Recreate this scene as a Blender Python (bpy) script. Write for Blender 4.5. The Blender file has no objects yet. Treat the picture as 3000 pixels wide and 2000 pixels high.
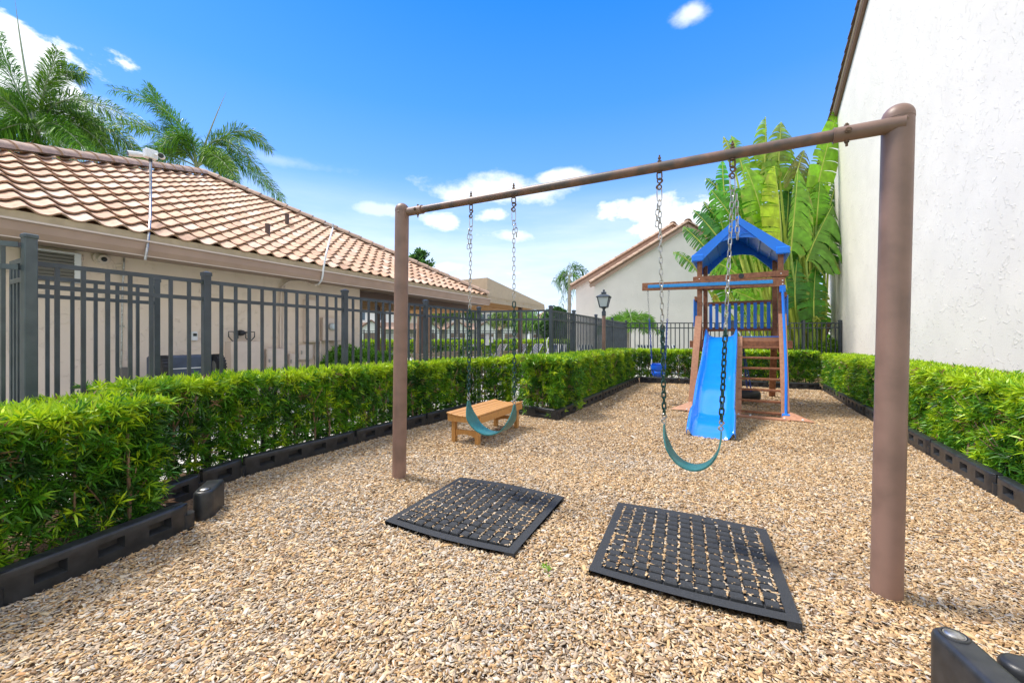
import bpy, bmesh, math, random
import numpy as np
from mathutils import Vector, Matrix
random.seed(7); rng = np.random.default_rng(7)
R = math.radians
sc = bpy.context.scene
C = sc.collection
# ------------------------------------------------------------------ camera
F, YH, H = 1165.0, 994.0, 1.28          # focal length and horizon row of the photograph (3000 px wide), eye height
cd = bpy.data.cameras.new('camera'); cam = bpy.data.objects.new('camera', cd); C.objects.link(cam)
cam.location = (0, 0, H); cam.rotation_euler = (R(90), 0, 0)
cd.sensor_width = 36; cd.lens = 36*F/3000; cd.shift_y = -(1000-YH)/3000
cd.clip_start = 0.05; cd.clip_end = 2000
sc.camera = cam
# ------------------------------------------------------------------ light
SUN = Vector((-0.46, 0.16, 0.87)).normalized()
sd = bpy.data.lights.new('sun', 'SUN'); sun = bpy.data.objects.new('sun', sd); C.objects.link(sun)
sd.energy = 2.3; sd.angle = R(14); sd.color = (1.0, 0.93, 0.82)
sun.rotation_euler = SUN.to_track_quat('Z', 'Y').to_euler(); sun.location = (0, 0, 30)
sc.view_settings.view_transform = 'Standard'; sc.view_settings.look = 'None'
sc.view_settings.gamma = 1; sc.view_settings.exposure = 1.15
w = bpy.data.worlds.new('World'); sc.world = w; w.use_nodes = True
nt = w.node_tree; nt.nodes.clear()
def N(t, **k):
    n = nt.nodes.new(t)
    for a, v in k.items(): setattr(n, a, v)
    return n
def L(a, b): nt.links.new(a, b)
sky = N('ShaderNodeTexSky', sky_type='NISHITA', sun_disc=False, sun_elevation=math.asin(SUN.z), sun_rotation=math.atan2(SUN.x, SUN.y))
sky.air_density = 1.0; sky.dust_density = 0.6; sky.ozone_density = 2.2
tint = N('ShaderNodeMix', data_type='RGBA', blend_type='MULTIPLY'); tint.inputs[0].default_value = 1
tint.inputs[7].default_value = (0.40, 0.80, 1.40, 1)
L(sky.outputs[0], tint.inputs[6])
tc = N('ShaderNodeTexCoord')
sepz = N('ShaderNodeSeparateXYZ'); L(tc.outputs['Generated'], sepz.inputs[0])
rz = N('ShaderNodeValToRGB'); L(sepz.outputs[2], rz.inputs[0]); rz.color_ramp.elements[0].position = 0.0; rz.color_ramp.elements[0].color = (2.5/4.6, 3.5/4.6, 4.4/4.6, 1)
rz.color_ramp.elements[1].position = .66; rz.color_ramp.elements[1].color = (.02/4.6, 1.0/4.6, 4.5/4.6, 1)
for p_, c_ in ((.22, (1.55, 2.7, 4.4)), (.36, (.85, 2.0, 4.4)), (.50, (.30, 1.45, 4.5))):
    e_ = rz.color_ramp.elements.new(p_); e_.color = (c_[0]/4.6, c_[1]/4.6, c_[2]/4.6, 1)
sca = N('ShaderNodeVectorMath', operation='SCALE'); L(rz.outputs[0], sca.inputs[0]); sca.inputs[3].default_value = 4.6
blend = N('ShaderNodeMix', data_type='RGBA'); blend.inputs[0].default_value = .78; L(tint.outputs[2], blend.inputs[6]); L(sca.outputs[0], blend.inputs[7])
def pxdir(x, y): return Vector(((x-1500)/F, 1, (YH-y)/F)).normalized()
def noise(scale, detail=6, rough=.6, vec=None, sz=(1, 1, 1)):
    mp = N('ShaderNodeMapping'); mp.inputs['Scale'].default_value = sz
    L(tc.outputs['Generated'], mp.inputs[0])
    n = N('ShaderNodeTexNoise'); n.inputs['Scale'].default_value = scale; n.inputs['Detail'].default_value = detail
    n.inputs['Roughness'].default_value = rough; L(mp.outputs[0], n.inputs['Vector']); return n.outputs[0]
def math_(op, a, b=None, clamp=False):
    n = N('ShaderNodeMath', operation=op, use_clamp=clamp)
    for i, v in enumerate((a, b)):
        if v is None: continue
        if isinstance(v, (int, float)): n.inputs[i].default_value = v
        else: L(v, n.inputs[i])
    return n.outputs[0]
nz = noise(5.5, 9, .62, sz=(1, 1, 1.7)); nz = math_('MULTIPLY', math_('SUBTRACT', nz, .5), 3.3)
def cloud(x, y, rx, ry, amp=1.0, soft=.35):
    c = pxdir(x, y)
    s = N('ShaderNodeVectorMath', operation='SUBTRACT'); L(tc.outputs['Generated'], s.inputs[0]); s.inputs[1].default_value = c
    m = N('ShaderNodeVectorMath', operation='MULTIPLY'); L(s.outputs[0], m.inputs[0])
    d = 1/math.sqrt(1+((x-1500)/F)**2+((y-YH)/F)**2)
    m.inputs[1].default_value = (F/rx/d*.8, F/rx/d*.8, F/ry/d)
    ln = N('ShaderNodeVectorMath', operation='LENGTH'); L(m.outputs[0], ln.inputs[0])
    v = math_('ADD', math_('SUBTRACT', 1.0, ln.outputs['Value']), nz)
    n = N('ShaderNodeMapRange', interpolation_type='SMOOTHSTEP'); L(v, n.inputs[0])
    n.inputs[1].default_value = 0; n.inputs[2].default_value = soft; n.inputs[4].default_value = amp
    return n.outputs[0]
mask = None
for a in [(-20, 170, 205, 165, 1, .3), (2025, 36, 52, 24, .75, 1.0), (1440, 562, 170, 52, .95, .9), (1640, 520, 75, 26, .9, .8), (1280, 645, 60, 26, .85, .6),
          (1447, 628, 60, 28, .85, .6), (1495, 690, 95, 26, .7, .7), (1880, 615, 130, 42, .95, .5), (2010, 640, 130, 60, .95, .5),
          (240, 300, 120, 60, .6, .9), (1310, 785, 90, 26, .7, .8), (1500, 800, 120, 26, .7, .8), (820, 470, 200, 30, .25, 1.), (1120, 615, 90, 24, .6, .9), (1250, 900, 900, 60, .6, 1.)]:
    o = cloud(*a); mask = o if mask is None else math_('MAXIMUM', mask, o)
# broken cloud added out of view, overhead and behind the camera, as neutral fill
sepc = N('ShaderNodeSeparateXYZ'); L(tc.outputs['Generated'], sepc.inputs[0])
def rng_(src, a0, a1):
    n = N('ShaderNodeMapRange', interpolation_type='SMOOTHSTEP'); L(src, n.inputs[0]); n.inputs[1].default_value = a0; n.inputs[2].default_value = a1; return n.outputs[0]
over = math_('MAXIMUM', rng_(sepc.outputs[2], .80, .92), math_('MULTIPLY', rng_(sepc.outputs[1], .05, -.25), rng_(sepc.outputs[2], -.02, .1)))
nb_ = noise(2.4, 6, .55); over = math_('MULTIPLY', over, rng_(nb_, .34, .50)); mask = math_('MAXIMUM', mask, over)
# thin veil of high cloud low in the sky
sep = N('ShaderNodeSeparateXYZ'); L(tc.outputs['Generated'], sep.inputs[0])
veil = N('ShaderNodeMapRange', interpolation_type='SMOOTHSTEP'); L(sep.outputs[2], veil.inputs[0])
veil.inputs[1].default_value = .385; veil.inputs[2].default_value = .20; veil.inputs[3].default_value = 0; veil.inputs[4].default_value = 1
st = noise(2.2, 7, .6, sz=(1, 1, 6)); st = math_('MULTIPLY', math_('SUBTRACT', st, .10, True), 1.9, True)
mask = math_('MAXIMUM', mask, math_('MULTIPLY', math_('MULTIPLY', veil.outputs[0], st, True), .62, True), True)
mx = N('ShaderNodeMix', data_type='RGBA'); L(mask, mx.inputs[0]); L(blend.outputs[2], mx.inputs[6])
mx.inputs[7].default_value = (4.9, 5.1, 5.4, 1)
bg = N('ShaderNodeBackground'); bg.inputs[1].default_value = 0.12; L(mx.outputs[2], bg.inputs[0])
out = N('ShaderNodeOutputWorld'); L(bg.outputs[0], out.inputs[0])

# ------------------------------------------------------------------ helpers
def G(x, y, z=0.):                        # ground point seen at a photo pixel
    Y = F*(H-z)/(y-YH); return Vector(((x-1500)*Y/F, Y, z))
def P(x, y, Y): return Vector(((x-1500)*Y/F, Y, H+(YH-y)*Y/F))
A = Vector((.883, -.469, 0)); B = Vector((.469, .883, 0)); UP = Vector((0, 0, 1))
def onlineX(p, d, x):                     # point of ground line p+s*d on photo column x
    r = (x-1500)/F; s = (p.x-r*p.y)/(r*d.y-d.x); return Vector((p.x+s*d.x, p.y+s*d.y, 0))

def mat(name, col, rough=.6, metal=0, noise_scale=None, var=.0, col2=None, bump=0, bscale=40, coords='Object', spec=.5, trans=0, coat=0,
        stretch=(1, 1, 1), attr=False, detail=5, bdist=.01, transmission=0, fac=(.35, .65)):
    m = bpy.data.materials.new(name); m.use_nodes = True
    t = m.node_tree; b = t.nodes['Principled BSDF']
    b.inputs['Base Color'].default_value = (*col, 1); b.inputs['Roughness'].default_value = rough; b.inputs['Metallic'].default_value = metal
    b.inputs['Specular IOR Level'].default_value = spec; b.inputs['Coat Weight'].default_value = coat
    if transmission: b.inputs['Transmission Weight'].default_value = transmission
    def n(ty, **k):
        q = t.nodes.new(ty)
        for a_, v in k.items(): setattr(q, a_, v)
        return q
    co = n('ShaderNodeTexCoord'); mp = n('ShaderNodeMapping'); mp.inputs['Scale'].default_value = stretch
    t.links.new(co.outputs[coords], mp.inputs[0])
    src = None
    if attr:
        at = n('ShaderNodeAttribute', attribute_name='Col'); src = at.outputs[0]
    if noise_scale:
        nn = n('ShaderNodeTexNoise'); nn.inputs['Scale'].default_value = noise_scale; nn.inputs['Detail'].default_value = detail
        t.links.new(mp.outputs[0], nn.inputs['Vector'])
        mr = n('ShaderNodeMapRange'); mr.inputs[1].default_value = fac[0]; mr.inputs[2].default_value = fac[1]; t.links.new(nn.outputs[0], mr.inputs[0])
        if col2:
            x = n('ShaderNodeMix', data_type='RGBA'); t.links.new(mr.outputs[0], x.inputs[0])
            x.inputs[6].default_value = (*col, 1); x.inputs[7].default_value = (*col2, 1)
            if src: t.links.new(src, x.inputs[6])
            src = x.outputs[2]
        if var:
            mr.inputs[3].default_value = 1-var; mr.inputs[4].default_value = 1+var
            x = n('ShaderNodeMix', data_type='RGBA', blend_type='MULTIPLY'); x.inputs[0].default_value = 1
            if src: t.links.new(src, x.inputs[6])
            else: x.inputs[6].default_value = (*col, 1)
            t.links.new(mr.outputs[0], x.inputs[7]); src = x.outputs[2]
    if src: t.links.new(src, b.inputs['Base Color'])
    if bump:
        bn = n('ShaderNodeTexNoise'); bn.inputs['Scale'].default_value = bscale; bn.inputs['Detail'].default_value = 6
        t.links.new(mp.outputs[0], bn.inputs['Vector'])
        bp = n('ShaderNodeBump'); bp.inputs['Strength'].default_value = bump; bp.inputs['Distance'].default_value = bdist
        t.links.new(bn.outputs[0], bp.inputs['Height']); t.links.new(bp.outputs[0], b.inputs['Normal'])
    if trans:
        tr = n('ShaderNodeBsdfTranslucent'); ms = n('ShaderNodeMixShader'); ms.inputs[0].default_value = trans
        if src: t.links.new(src, tr.inputs[0])
        else: tr.inputs[0].default_value = (*col, 1)
        o = t.nodes['Material Output']; t.links.new(b.outputs[0], ms.inputs[1]); t.links.new(tr.outputs[0], ms.inputs[2]); t.links.new(ms.outputs[0], o.inputs[0])
    return m

M = {}
M['post'] = mat('brown_paint', (.27, .165, .13), .45, noise_scale=5, col2=(.185, .115, .09), bump=.25, bscale=260, bdist=.002)
M['beam'] = mat('worn_brown_paint', (.21, .115, .085), .42, noise_scale=9, col2=(.10, .075, .068), bump=.3, bscale=160, bdist=.002, fac=(.4, .6))
M['steel'] = mat('galvanised_steel', (.55, .55, .53), .35, .9, noise_scale=30, col2=(.32, .30, .27), bump=.1)
M['rust'] = mat('rusty_steel', (.22, .13, .08), .6, .5, noise_scale=80, col2=(.1, .07, .05))
M['green_coat'] = mat('green_chain_coating', (.006, .045, .038), .3)
M['belt'] = mat('teal_belt_rubber', (.028, .15, .15), .45, noise_scale=40, var=.15, bump=.1, bscale=300)
M['bench'] = mat('cedar_plastic_lumber', (.50, .25, .075), .5, noise_scale=14, var=.14, stretch=(1, 14, 1), bump=.15, bscale=60, bdist=.002)
M['rubber'] = mat('black_rubber', (.028, .031, .036), .75, noise_scale=260, col2=(.085, .09, .10), bump=.9, bscale=420, bdist=.006, fac=(.5, .72))
M['border'] = mat('black_plastic', (.016, .018, .021), .38, noise_scale=16, col2=(.032, .034, .038), bump=.18, bscale=300, bdist=.002, spec=.5)
M['fence'] = mat('charcoal_fence_paint', (.062, .078, .098), .38, noise_scale=6, col2=(.042, .053, .066), bump=.08, bscale=300, bdist=.001)
M['fence_green'] = mat('grey_green_fence_paint', (.085, .108, .122), .36, noise_scale=9, col2=(.060, .078, .090), bump=.12, bscale=350, bdist=.001)
M['tan_metal'] = mat('tan_gutter_paint', (.38, .26, .195), .35, noise_scale=3, var=.06)
M['tan_light'] = mat('light_gutter_edge', (.66, .54, .46), .35)
M['soffit'] = mat('soffit_paint', (.30, .22, .17), .6)
M['dark_wood'] = mat('dark_porch_ceiling', (.24, .17, .12), .6)
M['tile'] = mat('roof_tile', (.5, .3, .2), .75, attr=True, noise_scale=9, var=.16, bump=.3, bscale=60, bdist=.004, coords='Object')
M['tile_mortar'] = mat('tile_mortar', (.42, .30, .2), .9, noise_scale=20, var=.15, bump=.5)
M['stalk'] = mat('yellow_green_stalk', (.42, .50, .06), .45, attr=True, noise_scale=12, var=.2, stretch=(1, 1, .2))
M['leaf'] = mat('hedge_leaf', (.1, .3, .03), .38, attr=True, trans=.25, spec=.45)
M['palm'] = mat('palm_leaflet', (.1, .3, .03), .5, attr=True, trans=.3, spec=.3)
M['bigleaf'] = mat('banana_like_leaf', (.1, .3, .03), .38, attr=True, trans=.24, noise_scale=5, var=.25, spec=.5)
M['bark'] = mat('brown_bark', (.24, .155, .10), .85, noise_scale=25, var=.3, bump=.5, bscale=70)
M['palmtrunk'] = mat('grey_palm_trunk', (.34, .30, .24), .8, noise_scale=18, var=.25, stretch=(.3, .3, 3), bump=.4)
M['crown'] = mat('palm_crownshaft', (.28, .33, .19), .5, noise_scale=5, var=.15)
M['wood'] = mat('stained_redwood', (.33, .135, .060), .5, noise_scale=22, col2=(.19, .070, .034), stretch=(1, 1, 1), bump=.2, bscale=50, bdist=.002)
M['wood_pale'] = mat('faded_redwood', (.48, .24, .14), .55, noise_scale=22, col2=(.38, .175, .10), bump=.2, bscale=50, bdist=.002)
M['blue'] = mat('blue_playset_plastic', (.006, .19, .80), .3, spec=.5, noise_scale=3, var=.06)
M['slideblue'] = mat('glossy_slide_blue', (.008, .22, .82), .16, spec=.6, coat=.4, noise_scale=4, var=.06)
M['stripe'] = mat('light_blue_plastic', (.02, .27, .66), .35, noise_scale=40, var=.1)
M['bucket'] = mat('bucket_swing_blue', (.006, .11, .66), .4)
M['bluecoat'] = mat('blue_chain_coating', (.01, .05, .35), .3)
M['tyre'] = mat('black_tyre_rubber', (.02, .02, .022), .6, bump=.2, bscale=90)
M['white_plastic'] = mat('white_plastic', (.75, .76, .77), .35)
M['black_metal'] = mat('black_metal', (.02, .022, .025), .35)
M['lampmetal'] = mat('weathered_lamp_metal', (.075, .095, .115), .4, noise_scale=20, col2=(.04, .05, .06))
M['frost'] = mat('frosted_glass', (.72, .80, .82), .25, trans=.3)
M['deck'] = mat('pale_pool_deck', (.62, .60, .56), .8, noise_scale=3, var=.06, bump=.1)
M['asphalt'] = mat('road_asphalt', (.06, .06, .062), .85, noise_scale=30, var=.15)
M['grass'] = mat('lawn', (.07, .16, .03), .9, noise_scale=2, var=.3)
M['grille'] = mat('grey_grille', (.16, .15, .13), .5)
M['canvas'] = mat('beige_canvas', (.60, .50, .36), .8, noise_scale=8, var=.04, trans=.25)
M['canvasunder'] = mat('orange_beam_paint', (.50, .30, .13), .6)
M['brown_col'] = mat('dark_brown_column', (.10, .06, .045), .5)
M['navy'] = mat('grey_blue_plastic', (.055, .075, .12), .45, noise_scale=7, var=.15)
M['boxpaint'] = mat('painted_metal_box', (.66, .55, .46), .5, noise_scale=4, var=.05)
M['glass'] = mat('window_glass', (.06, .09, .12), .08, spec=.8)
M['garage'] = mat('brown_door', (.20, .14, .10), .6)
M['strap_white'] = mat('white_vinyl_strap', (.8, .8, .8), .4)
M['strap_navy'] = mat('navy_vinyl_strap', (.03, .05, .13), .4)
M['strap_tan'] = mat('tan_vinyl_strap', (.30, .22, .16), .45)
M['chip_on'] = mat('wood_chip', (.5, .35, .2), .8, attr=True, spec=.25)

def stucco(name, col, cracks=.5, scale=1., bump=.6, lo_=.60):
    m = mat(name, col, .85, noise_scale=1.3, var=.035, spec=.2)
    t = m.node_tree; b = t.nodes['Principled BSDF']
    co = t.nodes.new('ShaderNodeTexCoord'); mp = t.nodes.new('ShaderNodeMapping'); mp.inputs['Scale'].default_value = (scale,)*3
    t.links.new(co.outputs['Object'], mp.inputs[0])
    n1 = t.nodes.new('ShaderNodeTexNoise'); n1.inputs['Scale'].default_value = 5; n1.inputs['Detail'].default_value = 8; n1.inputs['Distortion'].default_value = 1.6
    r = t.nodes.new('ShaderNodeMapRange'); r.inputs[1].default_value = lo_; r.inputs[2].default_value = lo_+.035
    n2 = t.nodes.new('ShaderNodeTexNoise'); n2.inputs['Scale'].default_value = 45; n2.inputs['Detail'].default_value = 5
    ad = t.nodes.new('ShaderNodeMath'); ad.operation = 'MULTIPLY_ADD'; ad.inputs[1].default_value = .45
    b1 = t.nodes.new('ShaderNodeBump'); b1.inputs['Strength'].default_value = bump; b1.inputs['Distance'].default_value = .012
    for n_ in (n1, n2): t.links.new(mp.outputs[0], n_.inputs['Vector'])
    t.links.new(n1.outputs[0], r.inputs[0]); t.links.new(n2.outputs[0], ad.inputs[0]); t.links.new(r.outputs[0], ad.inputs[2])
    t.links.new(ad.outputs[0], b1.inputs['Height']); t.links.new(b1.outputs[0], b.inputs['Normal'])
    return m
M['stucco_tan'] = stucco('tan_stucco', (.76, .635, .52), scale=.9, bump=.7)
M['stucco_white'] = stucco('white_stucco', (.78, .745, .68), scale=1.3, bump=.55, lo_=.60)
M['stucco_far'] = stucco('cream_stucco', (.74, .71, .66), scale=.6, bump=.5)
M['stucco_house'] = mat('pale_house_stucco', (.62, .55, .47), .9)
M['stucco_house_white'] = mat('white_house_stucco', (.78, .76, .73), .9)
M['trim'] = mat('brown_trim', (.22, .13, .09), .6)

class MB:
    def __init__(s): s.v = []; s.f = []; s.m = []; s.c = []; s.cur = None
    def add(s, vs, fs, mi=0):
        o = len(s.v); s.v += [tuple(v) for v in vs]; s.f += [tuple(i+o for i in f) for f in fs]; s.m += [mi]*len(fs)
        if s.cur is not None: s.c += [s.cur]*len(vs)
        return s
    def box(s, c, d, ax=None, mi=0, bev=0):
        # centre c, full dims d, axes ax (3 unit vectors)
        c = Vector(c); ax = ax or (Vector((1, 0, 0)), Vector((0, 1, 0)), UP); h = [q/2 for q in d]
        if bev <= 0:
            vs = [c+ax[0]*(i*h[0])+ax[1]*(j*h[1])+ax[2]*(k*h[2]) for i in (-1, 1) for j in (-1, 1) for k in (-1, 1)]
            return s.add(vs, [(0, 1, 3, 2), (4, 6, 7, 5), (0, 4, 5, 1), (2, 3, 7, 6), (0, 2, 6, 4), (1, 5, 7, 3)], mi)
        b = min(bev, min(h)*.9); vs = []; idx = {}
        for i in (-1, 1):
            for j in (-1, 1):
                for k in (-1, 1):
                    for q in range(3):
                        e = [h[0]-b, h[1]-b, h[2]-b]; e[q] = h[q]
                        idx[(i, j, k, q)] = len(vs); vs.append(c+ax[0]*(i*e[0])+ax[1]*(j*e[1])+ax[2]*(k*e[2]))
        fs = []
        for i in (-1, 1):
            fs.append([idx[(i, j, k, 0)] for j, k in ((-1, -1), (1, -1), (1, 1), (-1, 1))])
            fs.append([idx[(j, i, k, 1)] for j, k in ((-1, -1), (1, -1), (1, 1), (-1, 1))])
            fs.append([idx[(j, k, i, 2)] for j, k in ((-1, -1), (1, -1), (1, 1), (-1, 1))])
        for i in (-1, 1):
            for j in (-1, 1):
                fs.append([idx[(i, j, -1, 0)], idx[(i, j, 1, 0)], idx[(i, j, 1, 1)], idx[(i, j, -1, 1)]])
                fs.append([idx[(i, -1, j, 0)], idx[(i, 1, j, 0)], idx[(i, 1, j, 2)], idx[(i, -1, j, 2)]])
                fs.append([idx[(-1, i, j, 1)], idx[(1, i, j, 1)], idx[(1, i, j, 2)], idx[(-1, i, j, 2)]])
        for i in (-1, 1):
            for j in (-1, 1):
                for k in (-1, 1): fs.append([idx[(i, j, k, q)] for q in range(3)])
        return s.add(vs, fs, mi)
    def bar(s, p0, p1, wd, ht, up=UP, mi=0, bev=0):
        p0 = Vector(p0); p1 = Vector(p1); d = p1-p0; l = d.length; d = d/l
        x = d.cross(up)
        if x.length < 1e-4: x = d.cross(Vector((0, 1, 0)))
        x.normalize(); z = x.cross(d).normalized()
        return s.box((p0+p1)/2, (l, wd, ht), (d, x, z), mi, bev)
    def tube(s, pts, rad, n=10, mi=0, caps=True, closed=False):
        pts = [Vector(p) for p in pts]; k = len(pts)
        rs = rad if isinstance(rad, (list, tuple)) else [rad]*k
        vs = []; pu = None
        for i, p in enumerate(pts):
            if closed: d = pts[(i+1) % k]-pts[i-1]
            else: d = pts[min(i+1, k-1)]-pts[max(i-1, 0)]
            d.normalize()
            if pu is None:
                a = Vector((0, 0, 1)) if abs(d.z) < .9 else Vector((1, 0, 0)); u = d.cross(a).normalized()
            else:
                u = (pu-d*pu.dot(d)); u = u.normalized() if u.length > 1e-6 else d.orthogonal().normalized()
            pu = u; q = d.cross(u)
            vs += [p+(u*math.cos(2*math.pi*j/n)+q*math.sin(2*math.pi*j/n))*rs[i] for j in range(n)]
        fs = []
        for i in range(k if closed else k-1):
            for j in range(n):
                a0 = i*n+j; a1 = i*n+(j+1) % n; b0 = ((i+1) % k)*n+j; b1 = ((i+1) % k)*n+(j+1) % n
                fs.append((a0, a1, b1, b0))
        if caps and not closed: fs += [tuple(range(n))[::-1], tuple(range((k-1)*n, k*n))]
        return s.add(vs, fs, mi)
    def sphere(s, c, r, mi=0, n=10, sc_=(1, 1, 1)):
        c = Vector(c); vs = []; fs = []
        for i in range(n//2+1):
            th = math.pi*i/(n//2)
            for j in range(n): vs.append(c+Vector((r*sc_[0]*math.sin(th)*math.cos(2*math.pi*j/n), r*sc_[1]*math.sin(th)*math.sin(2*math.pi*j/n), r*sc_[2]*math.cos(th))))
        for i in range(n//2):
            for j in range(n): fs.append((i*n+j, (i+1)*n+j, (i+1)*n+(j+1) % n, i*n+(j+1) % n))
        return s.add(vs, fs, mi)
    def poly(s, pts, mi=0): return s.add(pts, [tuple(range(len(pts)))], mi)
    def slab(s, pts, off, mi=0):            # polygon with thickness along vector off
        n = len(pts); off = Vector(off); vs = [Vector(p) for p in pts]+[Vector(p)+off for p in pts]
        return s.add(vs, [tuple(range(n))[::-1], tuple(range(n, 2*n))]+[(i, (i+1) % n, n+(i+1) % n, n+i) for i in range(n)], mi)
    def build(s, name, mats, parent=None, smooth=False, origin=None):
        me = bpy.data.meshes.new(name); mats = mats if isinstance(mats, (list, tuple)) else [mats]
        o0 = Vector(origin) if origin is not None else (parent.matrix_world.translation.copy() if parent is not None else (Vector(s.v[0])*0))
        if parent is not None: o0 = root_loc(parent)
        vs = [(v[0]-o0.x, v[1]-o0.y, v[2]-o0.z) for v in s.v]
        me.from_pydata(vs, [], s.f)
        for mm in mats: me.materials.append(mm)
        me.polygons.foreach_set('material_index', s.m)
        if s.c:
            ca = me.color_attributes.new('Col', 'FLOAT_COLOR', 'POINT'); ca.data.foreach_set('color', [x for c in s.c for x in (*c, 1)])
        bm = bmesh.new(); bm.from_mesh(me); bmesh.ops.recalc_face_normals(bm, faces=bm.faces); bm.to_mesh(me); bm.free()
        if smooth:
            me.polygons.foreach_set('use_smooth', [True]*len(me.polygons))
            me.set_sharp_from_angle(angle=R(40))
        o = bpy.data.objects.new(name, me); C.objects.link(o)
        if parent is not None: o.parent = parent
        else: o.location = o0
        return o
def root_loc(o):
    l = Vector(o.location)
    while o.parent: o = o.parent; l = l+Vector(o.location)
    return l
def tag(o, label=None, cat=None, group=None, kind=None):
    if label: o['label'] = label
    if cat: o['category'] = cat
    if group: o['group'] = group
    if kind: o['kind'] = kind
    return o
def thing(name, label, cat, loc=(0, 0, 0), group=None):
    o = bpy.data.objects.new(name, None); C.objects.link(o); o.location = loc; o.empty_display_size = .1
    return tag(o, label, cat, group)
def copy_tree(o, loc=None, rotz=0, label=None):
    c = o.copy(); C.objects.link(c)
    if loc is not None: c.location = loc
    if rotz: c.rotation_euler.z += rotz
    if label: c['label'] = label
    for ch in list(o.children):
        k = ch.copy(); C.objects.link(k); k.parent = c
        for g in ch.children:
            q = g.copy(); C.objects.link(q); q.parent = k
    return c
def npmesh(name, v, f, m, col=None, parent=None, smooth=False, k=4):
    me = bpy.data.meshes.new(name); nf = len(f)
    me.vertices.add(len(v)); me.loops.add(nf*k); me.polygons.add(nf)
    if parent is not None: v = v-np.array(root_loc(parent))
    me.vertices.foreach_set('co', np.ascontiguousarray(v, dtype=np.float32).ravel())
    me.loops.foreach_set('vertex_index', np.ascontiguousarray(f, dtype=np.int32).ravel())
    me.polygons.foreach_set('loop_start', np.arange(nf, dtype=np.int32)*k)
    me.materials.append(m); me.update(calc_edges=True)
    if col is not None:
        ca = me.color_attributes.new('Col', 'FLOAT_COLOR', 'POINT'); ca.data.foreach_set('color', np.ascontiguousarray(col, dtype=np.float32).ravel())
    if smooth: me.polygons.foreach_set('use_smooth', [True]*nf)
    o = bpy.data.objects.new(name, me); C.objects.link(o)
    if parent is not None: o.parent = parent
    return o

# ================================================================== SETTING: ground
# playground border (inner foot line), from photo
near_b = [Vector((-2.75, .75, 0)), G(0, 1787), G(556, 1547)]
left_b = [G(600, 1436), G(722, 1391), G(1049, 1300), G(1256, 1243), Vector((-.62, 7.08, 0)), Vector((-.12, 7.05, 0)), G(1634, 1232)]
LC = left_b[-1]; FL_ = G(1872, 1119); FR_ = G(2406, 1142); RN = G(3000, 1503); RN2 = RN+(RN-FR_).normalized()*.9
def noise_h(x, y): return .005*np.sin(x*1.7+y*.9)+.005*np.sin(x*3.1-y*2.3+1)+.004*np.sin(x*6.3+y*5.1)
def in_poly(x, y, poly):
    r = np.zeros(len(x), bool); n = len(poly); j = n-1
    for i in range(n):
        xi, yi, xj, yj = poly[i][0], poly[i][1], poly[j][0], poly[j][1]
        c = ((yi > y) != (yj > y)) & (x < (xj-xi)*(y-yi)/(yj-yi+1e-12)+xi); r ^= c; j = i
    return r
play = [(p.x, p.y) for p in ([Vector((-3.2, .2, 0))]+near_b+[G(575, 1500)]+left_b+[FL_, FR_, RN, RN2, Vector((3.0, .6, 0)), Vector((2.2, .2, 0))])]
m_ground = mat('mulch_bed', (.34, .22, .125), .95, noise_scale=60, col2=(.12, .07, .04), bump=1., bscale=90, bdist=.02, fac=(.3, .7))
b = MB(); b.poly([(-300, -30, -.06), (300, -30, -.06), (300, 500, -.06), (-300, 500, -.06)]); tag(b.build('ground', M['grass']), kind='structure')
b = MB(); b.poly([(-16, 5.5, -.04), (-3.6, 1.5, -.04), (-.9, 7.4, -.04), (.8, 7.3, -.04), (3.9, 13.2, -.04), (13, 13.2, -.04), (16, 30, -.04), (-30, 30, -.04)])
tag(b.build('pool_deck', M['deck']), kind='structure')
b = MB(); b.poly([(-80, 33, -.03), (80, 33, -.03), (80, 50, -.03), (-80, 50, -.03)]); tag(b.build('road', M['asphalt']), kind='structure')
# playground ground sheet, gently uneven
nx, ny = 90, 90; xs = np.linspace(-5.5, 11.5, nx); ys = np.linspace(-.5, 13.4, ny); gx, gy = np.meshgrid(xs, ys)
v = np.stack([gx.ravel(), gy.ravel(), noise_h(gx, gy).ravel()-.012], 1); i0 = (np.arange(ny-1)[:, None]*nx+np.arange(nx-1)).ravel()
f = np.stack([i0, i0+1, i0+nx+1, i0+nx], 1)
cx = v[f].mean(1); keep = (cx[:, 0]*.883-cx[:, 1]*.469 > -4.55) & ~((cx[:, 1] > 7.4) & (cx[:, 0]*.883-cx[:, 1]*.469 < -3.0))
tag(npmesh('playground_soil', v, f[keep], m_ground, smooth=True), kind='structure')

# mats (needed before chips)
def mat_h(u, v_, bow): return .030+bow*((u-.5)**2*4-1)*(-.0) + bow*(math.sin(u*math.pi)*.5+.5*math.sin(v_*math.pi))*.03
mats_px = [([(1057, 1095), (1295, 1140), (1180, 1271), (884, 1195)], (12, 12)), ([(1420, 1153), (1760, 1215), (1843, 1432), (1352, 1308)], (11, 13))]
mat_quads = []
for px, _ in mats_px: mat_quads.append([G(x*3000/2352, y*3000/2352, .03) for x, y in px])

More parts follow.
